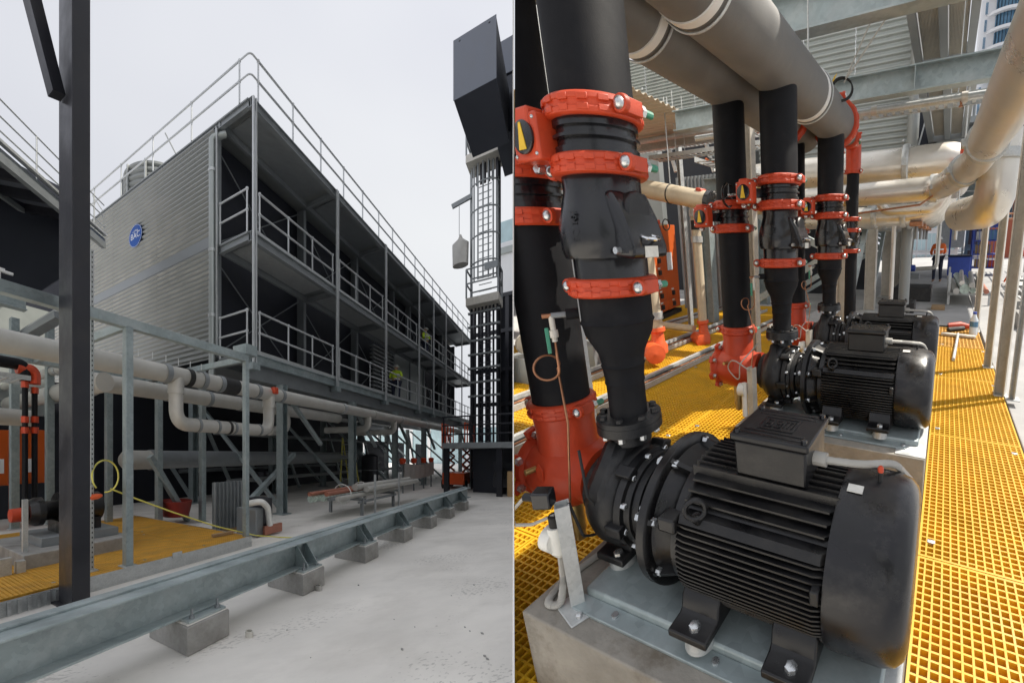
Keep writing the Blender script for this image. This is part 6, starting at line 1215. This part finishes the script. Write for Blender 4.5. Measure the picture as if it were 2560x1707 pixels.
# right: dark plant platform
p = aL(1105, 1108, 4.0); t = thing('plant_platform', 'dark steel platform with railing beside the scissor lift', 'platform', V(22, 2, 0))
zq = p[2]; r0 = p[0]
MB().box(r0, r0 + 14, -3, 4.0, zq - 0.2, zq + 0.02).build('deck', 'steel_grey', t)
for l in (4.0, 2.2, 0.4): MB().bar(V(r0 + 0.3, l - 0.1, 0), V(r0 + 0.3, l - 0.1, zq - 0.2), 0.18, 0.18).build('leg', 'black_steel', t)
for f in (0.35, 0.7, 1.05): MB().cyl(V(r0 + 0.05, -3, zq + f), V(r0 + 0.05, 4.0, zq + f), 0.03, 8).build('rail', 'black_steel', t)
for l in np.linspace(-2.5, 3.95, 8): MB().cyl(V(r0 + 0.05, l, zq), V(r0 + 0.05, l, zq + 1.05), 0.03, 8).build('rail_post', 'black_steel', t)
t = thing('dark_plant', 'large dark plant housing under the steel platform', 'machine', V(r0 + 1, 1, 0)); MB().box(r0 + 1.6, r0 + 7, -3, 3.2, 0, zq - 0.22).build('housing', 'fill_dark', t); MB().box(r0 + 0.9, r0 + 1.58, 0.2, 2.4, 0.3, 1.3).build('front_unit', 'black_steel', t, bevel=0.06)
for l in (0.5, 1.3, 2.1): MB().cyl(V(r0 + 0.9, l, 0.9), V(r0 + 0.6, l, 0.8), 0.2, 14).build('pipe_end', 'rubber', t)
for l in (0.4, 2.2): MB().bar(V(r0 + 1.2, l, 0), V(r0 + 1.2, l, 0.3), 0.15, 0.15).build('foot', 'black_steel', t)
p = aZ(1252, 1240, 0); MB().box(p[0], p[0] + 0.6, p[1] - 0.9, p[1] - 0.2, 0.0, 0.95).build('carton', 'carton', label='brown carton standing beside the dark plant housing', cat='carton', bevel=0.01)
# --- ladder tower with dark ducts overhead
t = thing('ladder_tower', 'tall caged ladder tower with small platforms beside the walkway end', 'tower', V(19.6, 3.0, 0))
RL = 19.6; lc = aR(1212, 700, RL)[1]; zz = lambda y: aR(1212, y, RL)[2]
zA, zB, zC, zD = zz(745), zz(660), zz(400), zz(300)
for z0, z1 in ((zB, zC),):
    for k in range(9):
        q = math.pi * k / 8; MB().cyl(V(RL - 0.45 * math.sin(q), lc + 0.52 * math.cos(q), z0 - 0.8), V(RL - 0.45 * math.sin(q), lc + 0.52 * math.cos(q), z1), 0.03, 6).build('cage_bar', 'steel_grey', t)
    for i in range(5):
        z = z0 + (z1 - z0) * i / 4; MB().tube([V(RL - 0.47 * math.sin(math.pi * k / 12), lc + 0.54 * math.cos(math.pi * k / 12), z) for k in range(13)], 0.035, 6).build('cage_hoop', 'steel_grey', t)
for s_ in (-0.55, 0.55): MB().bar(V(RL + 0.1, lc + s_, 0), V(RL + 0.1, lc + s_, zD + 0.4), 0.09, 0.09).build('mast', 'steel_grey' if s_ > 0 else 'black_steel', t)
for i in range(52): z = 1.0 + i * 0.3; MB().cyl(V(RL + 0.12, lc - 0.25, z), V(RL + 0.12, lc + 0.25, z), 0.02, 6).build('rung', 'steel_grey', t)
for zp, nm in ((zA - 0.1, 0), (zC + 0.05, 1)):
    MB().box(RL - 0.75, RL + 0.5, lc - 0.62, lc + 0.62, zp - 0.35, zp).build('platform', 'galv_warm', t)
    for r in (RL - 0.72, RL + 0.45):
        for l in (lc - 0.6, lc + 0.6): MB().cyl(V(r, l, zp), V(r, l, zp + 1.3), 0.035, 6).build('rail_post', 'steel_grey', t)
    for f in (0.65, 1.3):
        for r in (RL - 0.72, RL + 0.45): MB().cyl(V(r, lc - 0.6, zp + f), V(r, lc + 0.6, zp + f), 0.035, 6).build('rail', 'steel_grey', t)
        for l in (lc - 0.6, lc + 0.6): MB().cyl(V(RL - 0.72, l, zp + f), V(RL + 0.45, l, zp + f), 0.035, 6).build('rail', 'steel_grey', t)
    MB().box(RL - 0.8, RL - 0.76, lc - 0.6, lc - 0.1, zp + 1.05, zp + 1.35).build('notice', 'steel_grey', t)
for k in range(8): MB().cyl(V(RL - 0.2, lc - 0.5 + k * 0.14, 0), V(RL - 0.2, lc - 0.5 + k * 0.14, zA - 0.45), 0.04, 8).build('riser_cable', 'black_steel', t)
for k in range(6): MB().cyl(V(RL - 0.25, lc - 0.5 + k * 0.15, zC - 1.2), V(RL - 0.25, lc - 0.5 + k * 0.15, zC - 0.31), 0.05, 8).build('riser_cable', 'black_steel', t)
for z in np.linspace(zA - 4.5, zA - 0.7, 7): MB().box(RL - 0.3, RL - 0.12, lc - 0.6, lc + 0.62, z, z + 0.08).build('cable_clamp', 'steel_grey', t)
MB().bar(V(RL - 0.3, lc + 0.5, zz(488)), V(RL - 0.4, lc + 1.25, zz(500)), 0.12, 0.2).build('hoist_arm', 'steel_grey', t)
hp = V(RL - 0.4, lc + 0.95, zz(500)); t = thing('hoist_bag', 'pale canvas lifting bag hanging from the tower hoist arm', 'bag', hp)
MB().cyl(hp, V(hp[0], hp[1], zz(580)), 0.012, 6).build('rope', 'steel_grey', t); x = MB().lathe(V(hp[0], hp[1] - 0.05, zz(658)), EZ, [(0, 0.0), (0.02, 0.32), (1.0, 0.34), (1.25, 0.1), (1.45, 0.03)], 12); x.build('bag', 'canvas', t)
# dark ducts
def duct(label, r0, r1, xa, xb, ytop, ybot, clipx=None):
    p = aR(xa, ytop, r0); q = aR(xa, ybot, r0); l1 = p[1]; l0 = aR(xb, ytop - 58, r0)[1]
    t = thing('overhead_duct', label, 'duct', V(r0, l1, q[2])); MB().box(r0 + 0.02, r1, l0, l1, q[2] + 0.005, p[2]).build('casing', 'duct_dark', t, bevel=0.01); MB().box(r0, r0 + 0.019, l0 - 0.01, l1 + 0.01, q[2], p[2] + 0.01).build('front_panel', 'duct_grey', t)  # lighter front and darker casing put light and shade into the colours
    for l in (l0 + 0.15 * (l1 - l0), l0 + 0.85 * (l1 - l0)): MB().dome(V(r0, l, p[2] - 0.12), -EX, 0.03, 0.02, 8).build('lifting_eye', 'black_steel', t)
    return t
duct('dark grey duct box jutting out over the ladder tower', 14.0, 17.2, 1134, 1240, 103, 252)
duct('second dark duct box behind the jutting duct', 17.3, 20.0, 1236, 1330, 115, 200)
MB().box(17.3, 20, aR(1283, 300, 17.3)[1] - 2.5, aR(1238, 300, 17.3)[1], aR(1260, 335, 17.3)[2], aR(1260, 195, 17.3)[2]).build('duct_leg', 'duct_dark', label='dark duct leg dropping beside the ladder tower', cat='duct')
t = thing('dark_building', 'black framed plant building behind the ladder tower', 'building', V(30, 0, 0))
a_ = aR(1190, 740, 30.0); b_ = aR(1290, 740, 30.0); zt2 = aR(1240, 742, 30.0)[2]
MB().box(30.2, 36, b_[1] - 2, aR(1240, 740, 30)[1], 0, zt2).build('wall', 'fill_dark', t)
for x_ in (1182, 1200, 1222, 1246, 1268): l = aR(x_, 800, 29.8)[1]; MB().bar(V(29.8, l, 0), V(29.8, l, zt2), 0.2, 0.2).build('mullion', 'black_steel', t)
for y_ in (742, 830, 925, 1010): z = aR(1240, y_, 29.8)[2]; MB().bar(V(29.8, b_[1] - 1, z), V(29.8, a_[1], z), 0.25, 0.25).build('transom', 'black_steel', t)
p = aR(1246, 545, 45.0); t = thing('white_building', 'plain white building behind the ladder tower', 'building', V(45, p[1], 0)); MB().box(45, 55, p[1] - 12, p[1], 0, aR(1246, 610, 45)[2]).build('lower_wall', 'render_white', t); MB().box(46, 55, p[1] - 12, p[1], aR(1246, 610, 45)[2], aR(1246, 545, 45)[2]).build('upper_wall', 'glass_pale', t); MB().box(44.7, 45, p[1] - 12, p[1], aR(1246, 640, 45)[2], aR(1246, 625, 45)[2]).build('cornice', 'cladding_light', t)
t = thing('city_building', 'distant pale office block seen between the tower columns', 'building', V(70, 20, 0)); MB().box(70, 80, 4, 50, 0, 6).build('wall', 'glass_pale', t)
for k in range(15): MB().box(69.8, 69.95, 4 + k * 3, 4.5 + k * 3, 0, 6).build('pier', 'render_white', t)

# --- left: canopy, gantry and small pump set
def between(p, q, f): return np.asarray(p) * (1 - f) + np.asarray(q) * f
t = thing('canopy_roof', 'dark sloping canopy roof with edge beam left of the black post', 'roof', aL(70, 450, 9.0))
E0, E1 = aL(-60, 325, 8.6), aL(260, 600, 10.8); bk = V(-3.5, 3.0, 0.4)
MB().add([E0, E1, E1 + bk, E0 + bk, E0 + V(0, 0, 0.06), E1 + V(0, 0, 0.06), E1 + bk + V(0, 0, 0.06), E0 + bk + V(0, 0, 0.06)], [(0, 1, 2, 3), (4, 7, 6, 5), (0, 4, 5, 1), (1, 5, 6, 2), (2, 6, 7, 3), (3, 7, 4, 0)]).build('roof_sheet', 'duct_grey', t)
MB().bar(E0 - V(0, 0, 0.13), E1 - V(0, 0, 0.13), 0.12, 0.26).build('edge_beam', 'steel_grey', t); MB().bar(E0 + V(0, -0.1, 0.10), E1 + V(0, -0.1, 0.10), 0.1, 0.06).build('edge_trim', 'galv', t)
for f in (0.12, 0.3, 0.48, 0.66, 0.84): MB().bar(between(E0, E1, f) - V(0, 0, 0.1), between(E0, E1, f) + bk - V(0, 0, 0.1), 0.1, 0.2).build('rafter', 'black_steel', t)
for f in (0.25, 0.5, 0.75): MB().bar(E0 + bk * f - V(0, 0, 0.2), E1 + bk * f - V(0, 0, 0.2), 0.08, 0.12).build('purlin', 'steel_grey', t)
hr = thing('guard_rail', 'thin guard rail on the sloping canopy roof', 'railing', E0, 'guard rails of the tower walkways')
for h in (0.3, 0.6, 0.95): MB().cyl(E0 + V(0, 0, h + 0.1), E1 + V(0, 0, h + 0.1), 0.018, 8).build('rail', 'galv', hr)
for f in (0.1, 0.36, 0.62, 0.88): MB().cyl(between(E0, E1, f), between(E0, E1, f) + V(0.0, 0, 1.05), 0.02, 8).build('stanchion', 'galv', hr)
lg = 7.4; g0, g1 = aL(0, 738, lg), aL(147, 778, lg); zg = (g0[2] + g1[2]) / 2
t = thing('gantry_beam', 'grey gantry beam with white hand rail left of the black post', 'gantry', V(0, lg, zg))
MB().ibeam(V(-3, lg, zg), V(2.6, lg, zg), 0.32, 0.16).build('beam', 'galv_beam', t); MB().cyl(V(-3, lg, zg + 0.42), V(2.4, lg, zg + 0.42), 0.025, 10).cyl(V(0.4, lg + 0.4, zg + 0.62), V(2.4, lg + 0.4, zg + 0.62), 0.025, 10).build('hand_rail', 'white_paint', t)
for r in (-0.6, 0.15, 0.9, 1.55, 2.2): MB().cyl(V(r, lg, zg + 0.16), V(r, lg, zg + 0.42), 0.022, 8).build('rail_post', 'white_paint', t)
MB().box(0.95, 1.3, lg + 0.3, lg + 0.5, zg + 0.16, zg + 0.5).build('fitting', 'white_paint', t)
a_, b_ = aL(150, 790, 7.0), aL(45, 852, 8.2); t = thing('cable_duct', 'ribbed cable duct sloping below the gantry beam', 'duct', a_); MB().bar(a_, b_, 0.22, 0.12).build('duct', 'steel_grey', t); MB().tube([a_ + V(0, 0, 0.12), b_ + V(0, 0, 0.12)], 0.05, 10).build('conduit', 'galv', t)
t = thing('panel_wall', 'pale grey panelled wall behind the gantry beam', 'wall', V(0, 10.6, 3)); 
for k in range(6): MB().box(-6 + k * 1.72, -4.3 + k * 1.72, 10.6, 10.7, 2.6, 5.4).build('panel', 'cladding_light', t)
MB().box(-6, 5.6, 10.62, 10.7, 0, 2.58).build('lower_wall', 'fill_dark', t); MB().box(-6, 4.8, 10.75, 10.9, 5.4, 9.0).build('upper_wall', 'duct_dark', t)  # dark upper sheet stands in for the unlit interior below the canopy roof
for lb, x0, x1, l in (('orange cabinet at the far side of the small pump set', -30, 20, 9.0), ('orange cabinet behind the red-coupled risers', 40, 112, 9.2)):
    p, q = aL(x0, 1262, l), aL(x1, 1075, l); t = thing('orange_cabinet', lb, 'cabinet', p); MB().box(p[0], q[0], l, l + 0.5, 0.3, q[2]).build('shell', 'orange_paint', t, bevel=0.01); MB().box((p[0] + q[0]) / 2 - 0.1, (p[0] + q[0]) / 2 + 0.1, l - 0.012, l - 0.001, 1.2, 1.5).build('notice', 'sign_white', t)
    MB().box(p[0] + 0.02, q[0] - 0.02, l - 0.1, l - 0.02, 0.3, 0.95).build('black_base', 'fill_dark', t)
for lb, x in (('galvanised post between the orange cabinets', 28), ('galvanised post beside the red-coupled risers', 118)): post2(lb, aL(x, 1100, 7.9)[0], 7.9, 0.2, zg - 0.16, 0.14, 0.12)
l7 = 6.6
t = thing('small_pump_set', 'small black pump with two red-coupled risers on a pale plinth', 'pump', aL(70, 1330, l7))
for x0, x1, yt in ((52, 73, 960), (76, 97, 975)):
    p, q = aL((x0 + x1) / 2, yt, l7), aL((x0 + x1) / 2, 1310, l7); rr = (aL(x1, yt, l7)[0] - aL(x0, yt, l7)[0]) / 2 * 0.72; b_ = V(p[0], l7, q[2])
    MB().cyl(b_, V(p[0], l7, p[2]), rr, 20).build('riser', 'insulation', t)
    for y in (yt, 1048, 1075): MB().lathe(V(p[0], l7, aL(x0, y, l7)[2]), EZ, [(-0.05, rr), (-0.05, rr * 1.35), (0.05, rr * 1.35), (0.05, rr)], 18).build('coupling', 'red_paint', t)
p = aL(62, 952, l7); MB().tube(bendpath([p + V(-1.2, 0, 0.25), p + V(0.0, 0, 0.25), p + V(0.0, 0, 0)], 0.12), 0.09, 16).build('feed_pipe', 'insulation', t); p = aL(86, 960, l7); MB().tube(bendpath([p + V(-0.25, 0, 0.22), p + V(0.0, 0, 0.22), p], 0.15), 0.092, 16).build('red_elbow', 'red_paint', t)
pc = aZ(58, 1425, zt_); pl1 = aL(58, 1385, pc[1]); zq = 0.2
t2 = thing('pump_plinth', 'pale concrete plinth with steel channel base under the small pump', 'plinth', pc); MB().box(pc[0], pc[0] + 1.5, pc[1], pc[1] + 1.3, 0.02, zt_ + 0.18).build('block', 'concrete_block', t2, bevel=0.012); MB().box(pc[0] + 0.3, pc[0] + 1.4, pc[1] + 0.25, pc[1] + 1.0, zt_ + 0.18, zt_ + 0.3).build('channel_base', 'steel_grey', t2, bevel=0.006)
o = V(pc[0] + 0.75, pc[1] + 0.6, zt_ + 0.62)
MB().lathe(o, EX, [(-0.5, 0.1), (-0.5, 0.16), (-0.4, 0.2), (-0.32, 0.2), (-0.3, 0.14), (-0.1, 0.14), (-0.1, 0.25), (-0.06, 0.25), (-0.05, 0.22), (0.5, 0.22), (0.52, 0.15)], 28).build('pump_and_motor', 'black_paint', t); MB().lathe(o + V(-0.72, 0, -0.02), EX, [(0, 0), (0.02, 0.09), (0.2, 0.1), (0.22, 0.08)], 20).build('suction_diffuser', 'red_paint', t)
MB().box(o[0] + 0.0, o[0] + 0.3, o[1] - 0.1, o[1] + 0.1, o[2] + 0.2, o[2] + 0.36).build('terminal_box', 'black_paint', t, bevel=0.01)
for s_ in (-0.15, 0.35): MB().box(o[0] + s_, o[0] + s_ + 0.1, o[1] - 0.2, o[1] + 0.2, zt_ + 0.301, o[2] - 0.15).build('foot', 'black_paint', t)
MB().box(pc[0] + 0.05, pc[0] + 0.11, pc[1] + 0.15, pc[1] + 0.2, zt_ + 0.18, zt_ + 0.85).build('strut_post', 'galv', t2)
p = aZ(10, 1440, zt_); MB().box(p[0] - 0.05, p[0] + 0.08, p[1], p[1] + 0.06, zt_, zt_ + 0.2).build('bracket', 'galv', label='small galvanised bracket on the ochre grating edge', cat='bracket'); p = aZ(47, 1428, zt_); MB().box(p[0] - 0.05, p[0] + 0.05, p[1] - 0.08, p[1] + 0.0, zt_, zt_ + 0.14).build('bracket', 'galv', label='small galvanised bracket against the pump plinth', cat='bracket')
ladder_tray('cable ladder under the long grey pipe left of the black post', V(-2, 6.3, 2.72), V(2.2, 6.3, 2.72), 0.45, 0.07, 0.16, 0, ())
# ---------------------------------------------------------------- added partition between yard and pump deck, keeping direct sun off the yard
u = Vector((SEAM, 1, 0)).normalized()
me = bpy.data.meshes.new('added_partition'); t0, t1, hw, zt = 1.6, 75.0, 0.0018, 25.0
vs_ = [u * t_ + SEAM_N * s_ * hw + Vector((0, 0, z)) for z in (-0.4, zt) for t_ in (t0, t1) for s_ in (-1, 1)]
me.from_pydata([tuple(v) for v in vs_], [], [(0, 1, 3, 2), (4, 6, 7, 5), (0, 4, 5, 1), (2, 3, 7, 6), (0, 2, 6, 4), (1, 5, 7, 3)]); me.materials.append(MATS['wall_white'])
ob = bpy.data.objects.new('added_partition', me); COL.objects.link(ob)
ob['label'] = 'added tall thin white partition shading the plant yard from the sun on the pump deck'; ob['category'] = 'wall'
for o in [o for o in bpy.data.objects if o.type == 'EMPTY' and not o.children]: bpy.data.objects.remove(o)
for o in bpy.data.objects:
    for k in ('_site', '_pos'):
        if k in o: del o[k]
    if o.parent is not None and 'category' in o: del o['category']
